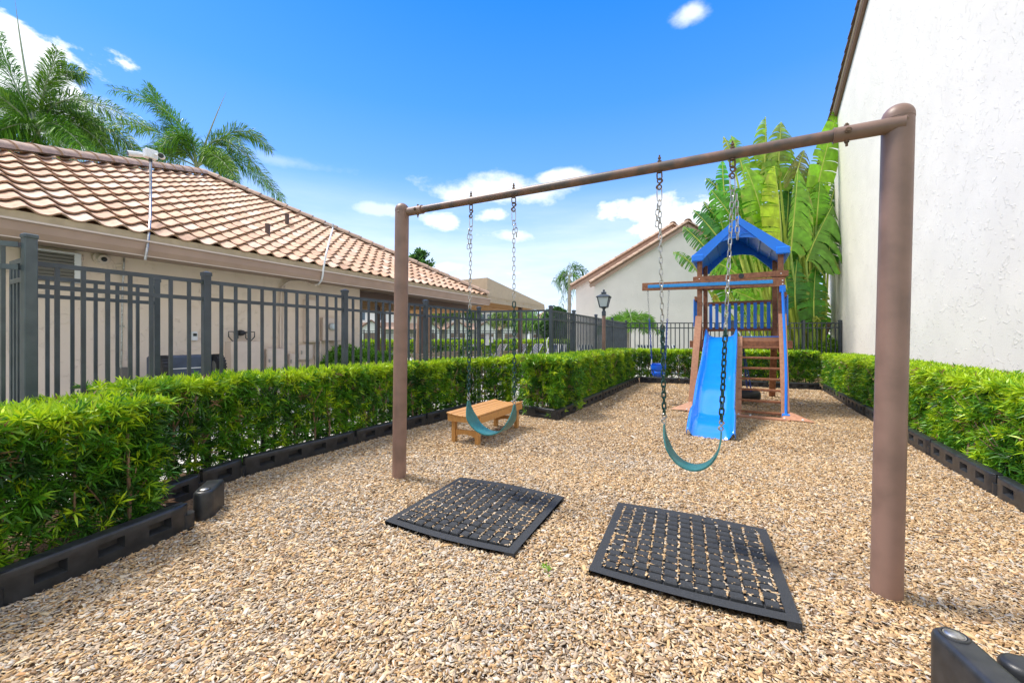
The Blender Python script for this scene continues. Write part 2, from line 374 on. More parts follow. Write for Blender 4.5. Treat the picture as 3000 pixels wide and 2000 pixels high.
# ------------------------------------------------------------------ wood chips (stuff)
def chips(n, xr, yr, smin, smax, dens_fn=None, zfn=None, poly=play, zoff=0.):
    x = rng.uniform(*xr, n); y = rng.uniform(*yr, n)
    k = in_poly(x, y, poly) if poly is not None else np.ones(n, bool)
    vis = np.abs(x) < y*1.32+1.2; k &= vis
    for q in mat_quads: k &= ~in_poly(x, y, [(p.x, p.y) for p in q])
    if dens_fn is not None: k &= rng.random(n) < dens_fn(x, y)
    return x[k], y[k]
def chip_mesh(x, y, z, size, tilt=.35):
    n = len(x)
    Ls = size*np.exp(rng.normal(0, .38, n))*.5; Ws = Ls*rng.uniform(.20, .46, n); T = .0009*rng.uniform(.5, 1.3, n)
    # leaf-like chips: preferred direction with wide scatter
    th = rng.normal(0, 1.1, n)+.5; a = rng.normal(0, tilt, n); c = rng.normal(0, tilt, n)
    ux = np.stack([np.cos(th)*np.cos(a), np.sin(th)*np.cos(a), np.sin(a)], 1)
    vx = np.stack([-np.sin(th)*np.cos(c), np.cos(th)*np.cos(c), np.sin(c)], 1); w_ = np.cross(ux, vx); w_ /= np.linalg.norm(w_, axis=1)[:, None]
    cpos = np.stack([x, y, z], 1)
    j = rng.uniform(.55, 1.0, (n, 4))
    corners = []
    for q, (su, sv) in enumerate(((-1, -1), (1, -1), (1, 1), (-1, 1))):
        corners.append(cpos+ux*(su*Ls*j[:, q])[:, None]+vx*(sv*Ws*j[:, (q+1) % 4])[:, None])
    top = [c_+w_*T[:, None]*1.6 for c_ in corners]; bot = [c_-w_*T[:, None] for c_ in corners]
    V = np.stack(top+bot, 1).reshape(-1, 3)
    o = (np.arange(n)*8)[:, None]
    Fs = np.concatenate([o+np.array([[0, 1, 2, 3]]), o+np.array([[0, 4, 5, 1]]), o+np.array([[1, 5, 6, 2]]), o+np.array([[2, 6, 7, 3]]), o+np.array([[3, 7, 4, 0]])])
    pal = np.array([(.62, .42, .22), (.52, .34, .17), (.70, .52, .32), (.42, .26, .13), (.60, .52, .42), (.48, .42, .36), (.26, .16, .09), (.70, .55, .36), (.50, .28, .13)])
    ci = rng.choice(len(pal), n, p=[.21, .18, .15, .13, .09, .07, .08, .07, .02]); col = pal[ci]*rng.uniform(.80, 1.15, n)[:, None]; gw = np.clip(.25+.5*smooth_noise(np.stack([x, y, x*0], 1), 1.3, 8)+.12*(1-x), 0, .75)[:, None]*(rng.random((n, 1)) < .45); col = col*(1-gw)+(col.mean(1)[:, None]*np.array((1.08, 1.0, .90)))*gw
    col = np.repeat(np.concatenate([col, np.ones((n, 1))], 1), 8, 0)
    return V, Fs, col
def smooth_noise(p, s, seed):
    x = p*s; r = np.random.default_rng(seed); o = 0
    for k in range(5):
        d = r.normal(size=3); o = o+np.sin(x@d*(1+.5*k)+r.uniform(0, 6))
    return o/5
pL0 = G(1169, 1402); pR0 = G(2595, 1745)
sets = []
def addset(n, xr, yr, size, fn=None):
    x, y = chips(n, xr, yr, 0, 0, fn); z = noise_h(x, y)+rng.uniform(-.008, .004, len(x))+.018*np.exp(-((x-pL0.x)**2+(y-pL0.y)**2)/.015)+.018*np.exp(-((x-pR0.x)**2+(y-pR0.y)**2)/.012); sets.append(chip_mesh(x, y, z, size, .25))
addset(190000, (-3.2, 4.2), (.3, 2.4), .0235)
addset(170000, (-3.2, 5.2), (2.4, 4.4), .024)
addset(160000, (-3., 6.5), (4.4, 7.4), .025)
addset(110000, (-1., 9.), (7.4, 12.), .036)
# chips lying on the mats, in the grooves
def mat_pt(q, u, v_): return (q[0]*(1-u)*(1-v_)+q[1]*u*(1-v_)+q[2]*u*v_+q[3]*(1-u)*v_)
gxs, gys, gzs = [], [], []
BM = .066
for (q, (_, (nu, nv))) in zip(mat_quads, mats_px):
    for i in range(nu+1):
        for k in range(nv*8):
            if rng.random() < .80: u = BM+(1-2*BM)*i/nu+rng.normal(0, .003); v_ = BM+(1-2*BM)*rng.random(); p = mat_pt(q, u, v_); gxs.append(p.x); gys.append(p.y)
    for i in range(nv+1):
        for k in range(nu*8):
            if rng.random() < .62: v_ = BM+(1-2*BM)*i/nv+rng.normal(0, .003); u = BM+(1-2*BM)*rng.random(); p = mat_pt(q, u, v_); gxs.append(p.x); gys.append(p.y)
    for k in range(22): p = mat_pt(q, rng.random(), rng.random()); gxs.append(p.x); gys.append(p.y)
gxs = np.array(gxs); gys = np.array(gys)
vv = chip_mesh(gxs, gys, np.full(len(gxs), .037)+rng.uniform(-.002, .004, len(gxs)), .017, .12); sets.append(vv)
V = []; Fc = []; Cc = []; o = 0
for a_, b_, c_ in sets: V.append(a_); Fc.append(b_+o); Cc.append(c_); o += len(a_)
wc = npmesh('wood_chips', np.concatenate(V), np.concatenate(Fc), M['chip_on'], np.concatenate(Cc)); tag(wc, 'loose tan and grey wood chips spread over the whole playground', 'wood chips', kind='stuff')

# ================================================================== HEDGES
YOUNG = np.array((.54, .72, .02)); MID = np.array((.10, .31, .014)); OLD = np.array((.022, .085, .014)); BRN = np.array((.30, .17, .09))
def leaf_clusters(cen, ax, nl, Lf, Wf, ctip, spread=(.5, 1.25), cone=.55):
    """cen (N,3), ax (N,3) unit, ctip (N,3) colours -> quads"""
    n = len(cen); r = rng.normal(size=(n, nl, 3)); a = np.repeat(ax[:, None], nl, 1)
    d = a*cone+r/np.linalg.norm(r, axis=2)[..., None]*1.0; d /= np.linalg.norm(d, axis=2)[..., None]
    ln = Lf*rng.uniform(*spread, (n, nl))[..., None]
    s = np.cross(d, rng.normal(size=(n, nl, 3))); s /= np.linalg.norm(s, axis=2)[..., None]
    base = np.repeat(cen[:, None], nl, 1)+a*rng.uniform(-.30, .16, (n, nl))[..., None]*Lf
    w_ = Wf*rng.uniform(.7, 1.2, (n, nl))[..., None]
    droop = np.zeros_like(d); droop[..., 2] = -1
    p0 = base; p1 = base+d*ln*.5+s*w_*.5; p2 = base+d*ln+droop*ln*.12; p3 = base+d*ln*.5-s*w_*.5
    V = np.stack([p0, p1, p2, p3], 2).reshape(-1, 3)
    Fq = np.arange(n*nl*4).reshape(-1, 4)
    c = np.repeat(ctip[:, None], nl, 1)*rng.uniform(.75, 1.25, (n, nl))[..., None]
    c = np.concatenate([c, np.ones((n, nl, 1))], 2); c = np.repeat(c.reshape(-1, 4), 4, 0)
    return V, Fq, c
def hedge(label, path, hgt, thick, dens, young_side=.25, nl=14, Lf=.075, Wf=.0105, name='hedge', ends=True, z0=.06, see=.35, top_young=.98):
    """path = front foot line (list of Vectors), body to the LEFT of travel"""
    root = thing(name, label, 'hedge', path[0])
    segs = [(path[i], path[i+1]) for i in range(len(path)-1)]; tot = sum((q-p).length for p, q in segs)
    cen = []; ax = []; yo = []
    for (p, q) in segs:
        l = (q-p).length; t = (q-p)/l; nrm = Vector((-t.y, t.x, 0)); t = np.array(t); nr = np.array(nrm); p_ = np.array(p)
        def put(n, along, dep, z, axis, y_):
            pos = p_+t*along[:, None]+nr*dep[:, None]; pos[:, 2] = z; cen.append(pos); a = np.tile(axis, (n, 1))+rng.normal(0, .35, (n, 3)); ax.append(a/np.linalg.norm(a, axis=1)[:, None]); yo.append(y_)
        ov = .25
        n = int(dens*l*hgt); s_ = rng.uniform(-ov*.3, l+ov*.3, n); z = z0+(hgt-z0)*rng.random(n)**.85
        bulge = .05*smooth_noise(np.stack([s_+p.x*3, z, z*0], 1), 4.5, 3)
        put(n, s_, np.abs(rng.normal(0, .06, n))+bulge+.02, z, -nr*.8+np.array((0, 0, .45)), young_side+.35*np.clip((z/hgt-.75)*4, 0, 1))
        n = int(dens*l*thick*1.15); s_ = rng.uniform(-ov*.3, l+ov*.3, n)
        zt = hgt-np.abs(rng.normal(0, .03, n))+.018*smooth_noise(np.stack([s_+p.x, s_*0, s_*0], 1), 7, 9)
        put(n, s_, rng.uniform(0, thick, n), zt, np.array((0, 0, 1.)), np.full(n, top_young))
        n = int(dens*l*hgt*.5); s_ = rng.uniform(-ov*.3, l+ov*.3, n); z = z0+(hgt-z0)*rng.random(n)**.8
        put(n, s_, thick-np.abs(rng.normal(0, .06, n)), z, nr*.8+np.array((0, 0, .45)), np.full(n, young_side))
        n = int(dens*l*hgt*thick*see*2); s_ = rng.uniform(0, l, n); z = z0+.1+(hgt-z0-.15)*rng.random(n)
        put(n, s_, rng.uniform(.08, thick-.08, n), z, np.array((0, 0, .6)), np.full(n, .02))  # inner leaves take the dark old colour, to deepen shade in the gaps
    if ends:
        for (p, q, sgn, at) in ((segs[0][0], segs[0][1], -1, 0), (segs[-1][0], segs[-1][1], 1, 1)):
            t = (q-p).normalized(); nr = np.array((-t.y, t.x, 0)); base = np.array(q if at else p); n = int(dens*hgt*thick)
            z = z0+(hgt-z0)*rng.random(n)**.85; pos = base+nr*rng.uniform(0, thick, n)[:, None]-np.array(t)*sgn*np.abs(rng.normal(0, .05, n))[:, None]; pos[:, 2] = z
            cen.append(pos); a = np.tile(np.array(t)*sgn*.8+np.array((0, 0, .45)), (n, 1))+rng.normal(0, .35, (n, 3)); ax.append(a/np.linalg.norm(a, axis=1)[:, None]); yo.append(np.full(n, young_side+.1))
    cen = np.concatenate(cen); ax = np.concatenate(ax); yo = np.concatenate(yo)
    patch = smooth_noise(cen, 5.0, 21)*.35+smooth_noise(cen, 1.6, 5)*.25
    k = rng.random(len(cen)) > np.clip((.20-(cen[:, 2]))*2.6, 0, .75); cen, ax, yo, patch = cen[k], ax[k], yo[k], patch[k]
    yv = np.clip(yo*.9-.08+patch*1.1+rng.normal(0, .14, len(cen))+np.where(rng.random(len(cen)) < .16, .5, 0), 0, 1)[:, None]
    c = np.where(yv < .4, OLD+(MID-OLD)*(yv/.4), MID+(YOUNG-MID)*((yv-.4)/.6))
    br = rng.random(len(cen)) < .022; c[br] = BRN
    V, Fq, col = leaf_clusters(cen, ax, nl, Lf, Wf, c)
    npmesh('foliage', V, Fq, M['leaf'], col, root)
    sb = MB()
    for (p, q) in segs:
        l = (q-p).length; t = (q-p)/l; nr = Vector((-t.y, t.x, 0)); s_ = .1
        while s_ < l:
            d0 = random.choice((.05, .08, .3, thick-.1)); b0 = p+t*s_+nr*d0; b0.z = -.02
            pts = [b0+Vector((random.uniform(-.03, .03), random.uniform(-.03, .03), zz)) for zz in (0, hgt*.3, hgt*.6, hgt*.9)]
            sb.tube(pts, [.013, .011, .009, .006], 5)
            for _ in range(3):
                k = random.choice((1, 2)); e = pts[k]+Vector((random.uniform(-.14, .14), random.uniform(-.14, .14), random.uniform(.15, .3))); sb.tube([pts[k], e], [.006, .003], 4)
            s_ += random.uniform(.10, .22)
    sb.build('stems', M['bark'], root)
    return root
def off(pts, d):
    # shift a foot line outwards (to the left of travel)
    out = []
    for i, p in enumerate(pts):
        a_ = (pts[min(i+1, len(pts)-1)]-pts[max(i-1, 0)]).normalized(); out.append(p+Vector((-a_.y, a_.x, 0))*d)
    return out
nb = off(near_b, .13)
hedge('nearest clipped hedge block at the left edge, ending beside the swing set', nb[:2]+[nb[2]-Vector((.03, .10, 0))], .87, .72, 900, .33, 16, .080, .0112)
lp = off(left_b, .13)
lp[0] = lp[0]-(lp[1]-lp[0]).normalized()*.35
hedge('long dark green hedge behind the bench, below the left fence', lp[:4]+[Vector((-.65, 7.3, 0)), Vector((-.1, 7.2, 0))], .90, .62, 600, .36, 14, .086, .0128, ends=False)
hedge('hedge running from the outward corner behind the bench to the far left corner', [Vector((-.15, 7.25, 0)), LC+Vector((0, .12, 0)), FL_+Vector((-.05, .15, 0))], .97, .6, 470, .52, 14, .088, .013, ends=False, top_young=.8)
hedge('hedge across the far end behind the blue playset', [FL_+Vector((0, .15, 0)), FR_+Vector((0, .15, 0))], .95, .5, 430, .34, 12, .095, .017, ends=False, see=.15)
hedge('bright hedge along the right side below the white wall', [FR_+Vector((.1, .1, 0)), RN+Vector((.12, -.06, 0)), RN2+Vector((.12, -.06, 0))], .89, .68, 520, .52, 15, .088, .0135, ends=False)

# ================================================================== BORDER SECTIONS
def border(p, q, label, hv=.165, pockets=4, T=.085, group='black border sections round the playground'):
    p = Vector(p); q = Vector(q); p.z = q.z = 0
    l = (q-p).length; t = (q-p)/l; n = Vector((-t.y, t.x, 0))       # n points outwards
    root = thing('border_section', label, 'playground border', p, group)
    zb, zt = -.05, hv; pz0, pz1 = zt-.115, zt-.045
    b = MB(); xs = [.0, .05]; step = (l-.1)/pockets
    cells = []
    for i in range(pockets):
        c = .05+step*(i+.5); xs += [c-step*.25, c+step*.25]; cells.append(len(xs)-2)
    xs += [l-.05, l]
    def W(x, d, z): return p+t*x+n*d+UP*z
    def endoff(x): return .022 if x < .01 or x > l-.01 else 0
    for i in range(len(xs)-1):
        x0, x1 = xs[i], xs[i+1]; e0, e1 = endoff(x0), endoff(x1)
        for z0_, z1_ in ((zb, pz0), (pz0, pz1), (pz1, zt-.015)):
            if i in cells and z0_ == pz0:
                a_ = [W(x0, 0, pz0), W(x1, 0, pz0), W(x1, 0, pz1), W(x0, 0, pz1)]
                c_ = [W(x0+.014, .045, pz0+.022), W(x1-.014, .045, pz0+.022), W(x1-.014, .045, pz1-.004), W(x0+.014, .045, pz1-.004)]
                b.add(a_+c_, [(0, 1, 5, 4), (1, 2, 6, 5), (2, 3, 7, 6), (3, 0, 4, 7), (4, 5, 6, 7)])
            else: b.add([W(x0, e0, z0_), W(x1, e1, z0_), W(x1, e1, z1_), W(x0, e0, z1_)], [(0, 1, 2, 3)])
        prof = [(0, zt-.015), (.005, zt-.004), (.016, zt), (T-.016, zt), (T-.005, zt-.004), (T, zt-.015), (T, zb)]
        for k in range(len(prof)-1):
            (d0, z0_), (d1, z1_) = prof[k], prof[k+1]
            q0 = max(d0, e0) if d0 < T/2 else min(d0, T-e0); q1 = max(d0, e1) if d0 < T/2 else min(d0, T-e1)
            r0 = max(d1, e0) if d1 < T/2 else min(d1, T-e0); r1 = max(d1, e1) if d1 < T/2 else min(d1, T-e1)
            b.add([W(x0, q0, z0_), W(x1, q1, z0_), W(x1, r1, z1_), W(x0, r0, z1_)], [(0, 1, 2, 3)])
    for x in (0, l): b.add([W(x, .022, zb), W(x, T-.022, zb), W(x, T-.022, zt-.004), W(x, .022, zt-.004)], [(0, 1, 2, 3)])
    bm = b.build('body', M['border'], root)
    me = bm.data; bb = bmesh.new(); bb.from_mesh(me); bmesh.ops.remove_doubles(bb, verts=bb.verts, dist=.0008); bmesh.ops.recalc_face_normals(bb, faces=bb.faces); bb.to_mesh(me); bb.free()
    me.polygons.foreach_set('use_smooth', [True]*len(me.polygons)); me.set_sharp_from_angle(angle=R(50))
    k = MB(); c = W(l+.006, T/2, 0)
    k.tube([c+UP*zb, c+UP*(zt-.075)], T*.5, 14); k.build('hinge_tab', M['border'], root, smooth=True)
    s = MB(); s.tube([W(l-.05, T/2, zt-.002), W(l-.05, T/2, zt+.003)], .018, 12); s.build('stake_cap', M['border'], root, smooth=True)
    return root
def capsule(p, d, ln, rad, h, label, stake=True):
    p = Vector(p); d = Vector(d).normalized(); n_ = Vector((-d.y, d.x, 0)); root = thing('border_section', label, 'playground border', (p.x, p.y, 0), 'black border sections round the playground')
    def ring(r_, z): return [p+d*(-math.cos(t)*r_)+n_*(math.sin(t)*r_)+UP*z for t in np.linspace(-math.pi/2, math.pi/2, 13)]+[p+d*ln+n_*r_+UP*z, p+d*ln-n_*r_+UP*z]
    b = MB(); rs = [ring(rad, -.05), ring(rad, h-.022), ring(rad-.004, h-.010), ring(rad-.012, h-.002), ring(rad-.022, h)]; k = 15
    vs = [v for q in rs for v in q]; b.add(vs, [(i*k+j, i*k+(j+1) % k, (i+1)*k+(j+1) % k, (i+1)*k+j) for i in range(4) for j in range(k)]+[tuple(range(4*k, 5*k))])
    bo = b.build('body', M['border'], root, smooth=True)
    if stake:
        c = p+UP*h; b = MB(); b.tube([c+(d*math.cos(t)+n_*math.sin(t))*.036+UP*.001 for t in np.linspace(0, 6.2832, 20)[:-1]], .0045, 6, closed=True); b.build('stake_hole_rim', M['border'], root, smooth=True)
        b = MB(); b.tube([c+UP*.001, c+UP*.004], .030, 20); b.sphere(c+UP*.004, .027, 0, 14, (1, 1, .28)); b.build('steel_stake', M['steel'], root, smooth=True)
    if ln > .3:
        b = MB(); nn_ = -n_ if n_.y > 0 else n_
        for q in (.14,): 
            c = p+d*q+nn_*(rad+.001)+UP*(h*.45); b.box(c, (.09, .004, h*.34), (d, n_, UP))
        b.build('pocket', M['rubber'], bo)
    return root
ordn = ['first', 'second', 'third', 'fourth', 'fifth', 'sixth', 'seventh', 'eighth', 'ninth']
border(near_b[1], near_b[2], 'nearest black border section, at the lower left edge below the nearest hedge', .17, 3, .10)
border(near_b[0], near_b[1]-(near_b[1]-near_b[0]).normalized()*.02, 'black border section reaching out of the left edge of the picture', .17, 3, .10)
capsule((-2.215, 2.86, 0), (-.35, .94, 0), .22, .062, .20, 'short rounded black border block standing between the two left hedges')
border(Vector((-2.66, 2.98, 0)), left_b[0]+Vector((-.0, -.03, 0)), 'short black border section behind the rounded link', .15, 1, .11)
names = ['short border section just beyond the rounded link', 'long border section left of the left swing post', 'border section behind the left swing post', 'border section passing behind the bench', 'hidden-backed border link directly behind the bench', 'border section facing the camera right of the bench']
for i in range(len(left_b)-1): border(left_b[i], left_b[i+1]-(left_b[i+1]-left_b[i]).normalized()*.03, 'black plastic '+names[i], .165, 1 if (left_b[i+1]-left_b[i]).length < .6 else (2 if i == 5 else 4))
def run(p, q, n, txt, hv=.165, pk=4):
    for i in range(n):
        a_ = p.lerp(q, i/n); b_ = p.lerp(q, (i+1)/n); border(a_, b_-(b_-a_).normalized()*.03, 'black border section, '+ordn[i]+' '+txt, hv, pk)
run(LC, FL_, 5, 'from the outward corner towards the far left corner')
run(FL_+Vector((0.02, 0, 0)), FR_, 4, 'from the left along the far hedge')
run(FR_+Vector((.03, 0, 0)), RN2, 7, 'from the far corner along the bright right hedge')
capsule((1.585, 1.425, 0), (-.057, -.198, 0), .8, .058, .22, 'black border section with a steel stake head in the lower right corner')
capsule((1.725, 1.345, 0), (.88, -.44, 0), 1.2, .055, .19, 'black border section leaving the lower right corner towards the right edge', False)

# ================================================================== RUBBER MATS
def rubber_mat(q, nu, nv, label, bow):
    c = sum(q, Vector())/4; root = thing('rubber_mat', label, 'rubber mat', (c.x, c.y, 0), 'rubber mats under the swings')
    def hz(u, v_): return .012*math.sin(u*3.1)*math.sin(v_*2.6+.3)
    def X(u, v_, z):
        p = mat_pt(q, u, v_); s = bow*math.sin(u*math.pi)*(v_-.5)*.08
        return Vector((p.x, p.y-s, z+hz(u, v_)*.5))
    b = MB(); n = 16
    def strip(u0, u1, v0, v1, along):
        for i in range(n):
            f0, f1 = i/n, (i+1)/n
            a_ = [(u0+(u1-u0)*f, v) for f in (f0, f1) for v in (v0, v1)] if along == 'u' else [(u, v0+(v1-v0)*f) for f in (f0, f1) for u in (u0, u1)]
            ps = [X(*a_[0], .030), X(*a_[1], .030), X(*a_[3], .030), X(*a_[2], .030)]; pb = [Vector((t.x, t.y, -.02)) for t in ps]
            b.add(ps+pb, [(0, 1, 2, 3), (0, 4, 5, 1), (2, 6, 7, 3)]+([(3, 7, 4, 0)] if i == 0 else [])+([(1, 5, 6, 2)] if i == n-1 else []))
    w_ = BM-.008
    strip(0, 1, 0, w_, 'u'); strip(0, 1, 1-w_, 1, 'u'); strip(0, w_, w_, 1-w_, 'v'); strip(1-w_, 1, w_, 1-w_, 'v')
    b.build('raised_edge', M['rubber'], root)
    b = MB(); k = 8
    for i in range(k):
        for j in range(k):
            u0, u1 = w_+(1-2*w_)*i/k, w_+(1-2*w_)*(i+1)/k; v0, v1 = w_+(1-2*w_)*j/k, w_+(1-2*w_)*(j+1)/k
            b.add([X(u0, v0, .022), X(u1, v0, .022), X(u1, v1, .022), X(u0, v1, .022)], [(0, 1, 2, 3)])
    b.build('base_sheet', M['rubber'], root)
    b = MB(); du = (1-2*BM)/nu; dv = (1-2*BM)/nv
    for i in range(nu):
        for j in range(nv):
            u0 = BM+du*i+.0065; u1 = BM+du*(i+1)-.0065; v0 = BM+dv*j+.0065; v1 = BM+dv*(j+1)-.0065; e = .007
            lo = [X(u0, v0, .02), X(u1, v0, .02), X(u1, v1, .02), X(u0, v1, .02)]; z = .041+random.uniform(-.001, .002)
            mid = [X(u0, v0, z-.006), X(u1, v0, z-.006), X(u1, v1, z-.006), X(u0, v1, z-.006)]
            hi = [X(u0+e, v0+e, z), X(u1-e, v0+e, z), X(u1-e, v1-e, z), X(u0+e, v1-e, z)]
            b.add(lo+mid+hi, [(0, 1, 5, 4), (1, 2, 6, 5), (2, 3, 7, 6), (3, 0, 4, 7), (4, 5, 9, 8), (5, 6, 10, 9), (6, 7, 11, 10), (7, 4, 8, 11), (8, 9, 10, 11)])
    b.build('raised_blocks', M['rubber'], root)
rubber_mat(mat_quads[0], 12, 12, 'square black rubber mat on the chips below the left swing', 1.0)
rubber_mat(mat_quads[1], 11, 13, 'square black rubber mat nearer the camera below the right swing', .8)

# ================================================================== SWING SET
pL0 = G(1169, 1402); pR0 = G(2595, 1745); pL1 = P(1178, 616, pL0.y); pR1 = P(2631, 345, pR0.y)
bL = P(1190, 622, pL0.y); bR = P(2590, 372, pR0.y)
root = thing('swing_set', 'brown steel swing frame with two round posts and one long top rail', 'swing set', (pL0+pR0)/2)
for (p0, p1) in ((pL0, pL1), (pR0, pR1)):
    r = .0625; b = MB(); b.tube([p0-UP*.1, p0.lerp(p1, .5), p1], r, 40); po = b.build('post', M['post'], root, smooth=True)
    d = (p1-p0).normalized(); b = MB(); pts = [p1+d*(.001+r*math.sin(a)) for a in [R(k) for k in (0, 12, 28, 45, 60, 75, 86)]]; rr = [(r+.0012)*math.cos(R(k)) for k in (0, 12, 28, 45, 60, 75, 86)]
    b.tube([p1-d*.012]+pts, [r+.0012]+rr, 40); b.build('post_cap', M['post'], po, smooth=True)
    b = MB(); v_ = Vector((-.25, -1, 0)).normalized(); b.sphere(p1-d*.03+v_*r, .009, 0, 10, (1, .6, 1)); b.build('rivet', M['post'], po, smooth=True)
dv = (bR-bL).normalized()
b = MB(); b.tube([bL+dv*.12, bR-dv*.12], .0305, 28); b.build('top_rail', M['beam'], root, smooth=True)
for (p, d) in ((bL, dv), (bR, -dv)):
    b = MB(); b.tube([p-d*(.0 if d.x > 0 else .075), p+d*.20], .0375, 28)
    b.tube([p+d*.195, p+d*.20], .0395, 28); sl = b.build('rail_sleeve', M['post'], root, smooth=True)
    b = MB(); c = p+d*.145
    for s_ in (1, -1): b.tube([c+UP*s_*.034, c+UP*s_*.047], .011, 6); b.tube([c+UP*s_*.047, c+UP*s_*(.053 if s_ > 0 else .065)], .006, 8)
    nn = d.cross(UP).normalized(); nn = nn if nn.y < 0 else -nn
    b.tube([c+nn*.034, c+nn*.044], .015, 8); b.tube([c+nn*.044, c+nn*.050], .008, 6)
    b.build('bolt', M['rust'], sl)
def link(b, c, d, side, lgt, wid, r, mi=0, n=14, m=6):
    """elongated link centred c, long axis d, width axis side"""
    pts = []; hl = lgt/2-wid/2
    for i in range(n):
        a_ = 2*math.pi*i/n; x = math.cos(a_)*wid/2; y = math.sin(a_)*wid/2; y += hl if math.sin(a_) > 0 else -hl
        pts.append(c+side*x+d*y)
    b.tube(pts, r, m, mi, closed=True)
def chain(b, p0, p1, pitch, wid, r, start=0, mi=0, tw=0):
    p0 = Vector(p0); p1 = Vector(p1); d = (p1-p0); l = d.length; d /= l; n = max(1, round(l/pitch)); pit = l/n
    s1 = d.cross(Vector((0, 1, 0))).normalized(); s2 = d.cross(s1).normalized()
    for i in range(n):
        an = (i+start) % 2*math.pi/2+tw+random.uniform(-.18, .18)
        link(b, p0+d*pit*(i+.5), d, s1*math.cos(an)+s2*math.sin(an), pit+2*r*1.0, wid, r, mi)
    return n
def hook(b, c, d, side, h, r, mi=0):          # twisted S-hook
    pts = []
    for i in range(21):
        a_ = i/20; ang = a_*2*math.pi*1.0
        pts.append(c+d*h*(a_-.5)+side*math.sin(ang*1.0+math.pi)*h*.26)
    b.tube(pts, r, 6, mi)
    for s_ in (-1, 1):
        pts = [c+d*(s_*h*.28)+side*math.cos(t)*h*.17+d*math.sin(t)*h*.2 for t in np.linspace(0, 2*math.pi, 11)]
        b.tube(pts, r, 6, mi)
def belt_swing(label, xl, xr, y_g, bl, br, ybot, tail):
    r0 = [onlineX(bL, dv, x) for x in (xl, xr)]
    tops = []
    for q in r0: t = (q.x-bL.x)/dv.x; tops.append(bL+dv*t)
    dep = [t.y for t in tops]; bots = [P(*bl, dep[0]), P(*br, dep[1])]
    mid = (tops[0]+tops[1])/2
    root = thing('belt_swing', label, 'swing', (mid.x, mid.y, bots[0].z), 'belt swings on the brown frame')
    for i in range(2):
        tp, bt = tops[i], bots[i]
        b = MB(); b.tube([tp-UP*.036, tp+UP*.075], .0055, 8); b.tube([tp+UP*.031, tp+UP*.040], .013, 6); b.tube([tp+UP*.052, tp+UP*.060], .010, 6)
        b.tube([tp-UP*.031, tp-UP*.036], .016, 10)
        s_ = (dv if i == 0 else dv.lerp(Vector((0, 1, 0)), .3)).normalized()
        eb_ = b.build('eye_bolt', M['rust'], root, smooth=True); b = MB(); link(b, tp-UP*.056, UP, s_, .05, .03, .0045); b.build('eye', M['rust'], eb_, smooth=True)
        b = MB(); hook(b, tp-UP*.108, UP, s_, .075, .0042); b.build('top_hook', M['rust'], root, smooth=True)
        st_ = tp-UP*.140; end = bt+UP*.02; dd = (end-st_).normalized()
        # long carabiner-like link then chain
        cut = st_.lerp(end, (YH-y_g[i]-(YH-0))*0) if False else None
        zc = P(0, y_g[i], dep[i]).z; k = (st_.z-zc)/(st_.z-end.z); cutp = st_.lerp(end, k)
        b = MB(); link(b, st_-UP*.035, UP, s_, .085, .030, .0035); n_ = chain(b, st_-UP*.072, cutp, .036, .020, .0032)
        # spare doubled chain hanging beside
        if tail[i]: chain(b, st_+Vector((.016 if i else -.016, -.012, -.10)), st_+Vector((.022 if i else -.022, -.012, -.10-tail[i])), .036, .020, .0032, 1)
        b.build('chain', M['steel'], root, smooth=True)
        b = MB(); chain(b, cutp, end, .036, .0235, .0050, n_ % 2); b.build('coated_chain', M['green_coat'], root, smooth=True)
        b = MB(); hook(b, bt-UP*.008, UP, s_, .062, .0042); b.build('seat_hook', M['steel'], root, smooth=True)
    # belt
    e0, e1 = bots[0]-UP*.045, bots[1]-UP*.045; zb = P(0, ybot, (dep[0]+dep[1])/2).z
    ac = dv.cross(UP).normalized(); W_ = .135; n = 40; b = MB(); ring = []
    for i in range(n+1):
        s_ = i/n; ang = math.pi*s_; x = .5-.5*math.cos(ang)
        p = e0.lerp(e1, x); sag = math.sin(ang)**.9 if 0 < s_ < 1 else 0
        p = Vector((p.x, p.y, p.z-(max(e0.z, e1.z)-zb-(e0.z-e1.z)*0)*sag*1.0))
        wd = W_*(.20+.80*min(1, math.sin(ang)*2.0)) if 0 < s_ < 1 else W_*.2
        ring.append((p, wd))
    th = .0045; vs = []; fs = []
    for i, (p, wd) in enumerate(ring):
        tn = (ring[min(i+1, n)][0]-ring[max(i-1, 0)][0]).normalized(); nm = tn.cross(ac).normalized()
        for (su, sn) in ((-1, -1), (1, -1), (1, 1), (-1, 1)): vs.append(p+ac*(wd/2*su)+nm*th*sn)
    for i in range(n):
        for j in range(4): fs.append((i*4+j, i*4+(j+1) % 4, (i+1)*4+(j+1) % 4, (i+1)*4+j))
    fs += [(0, 1, 2, 3), (n*4, n*4+1, n*4+2, n*4+3)]
    b.add(vs, fs); b.build('belt_seat', M['belt'], root, smooth=True)
    return root
belt_swing('teal belt swing hanging in front of the bench', 1380, 1505, (905, 885), (1373, 1158), (1507, 1168), 1268, (.16, .10))
belt_swing('teal belt swing hanging in front of the blue slide', 1932, 2146, (955, 965), (1946, 1222), (2113, 1242), 1368, (.14, .26))

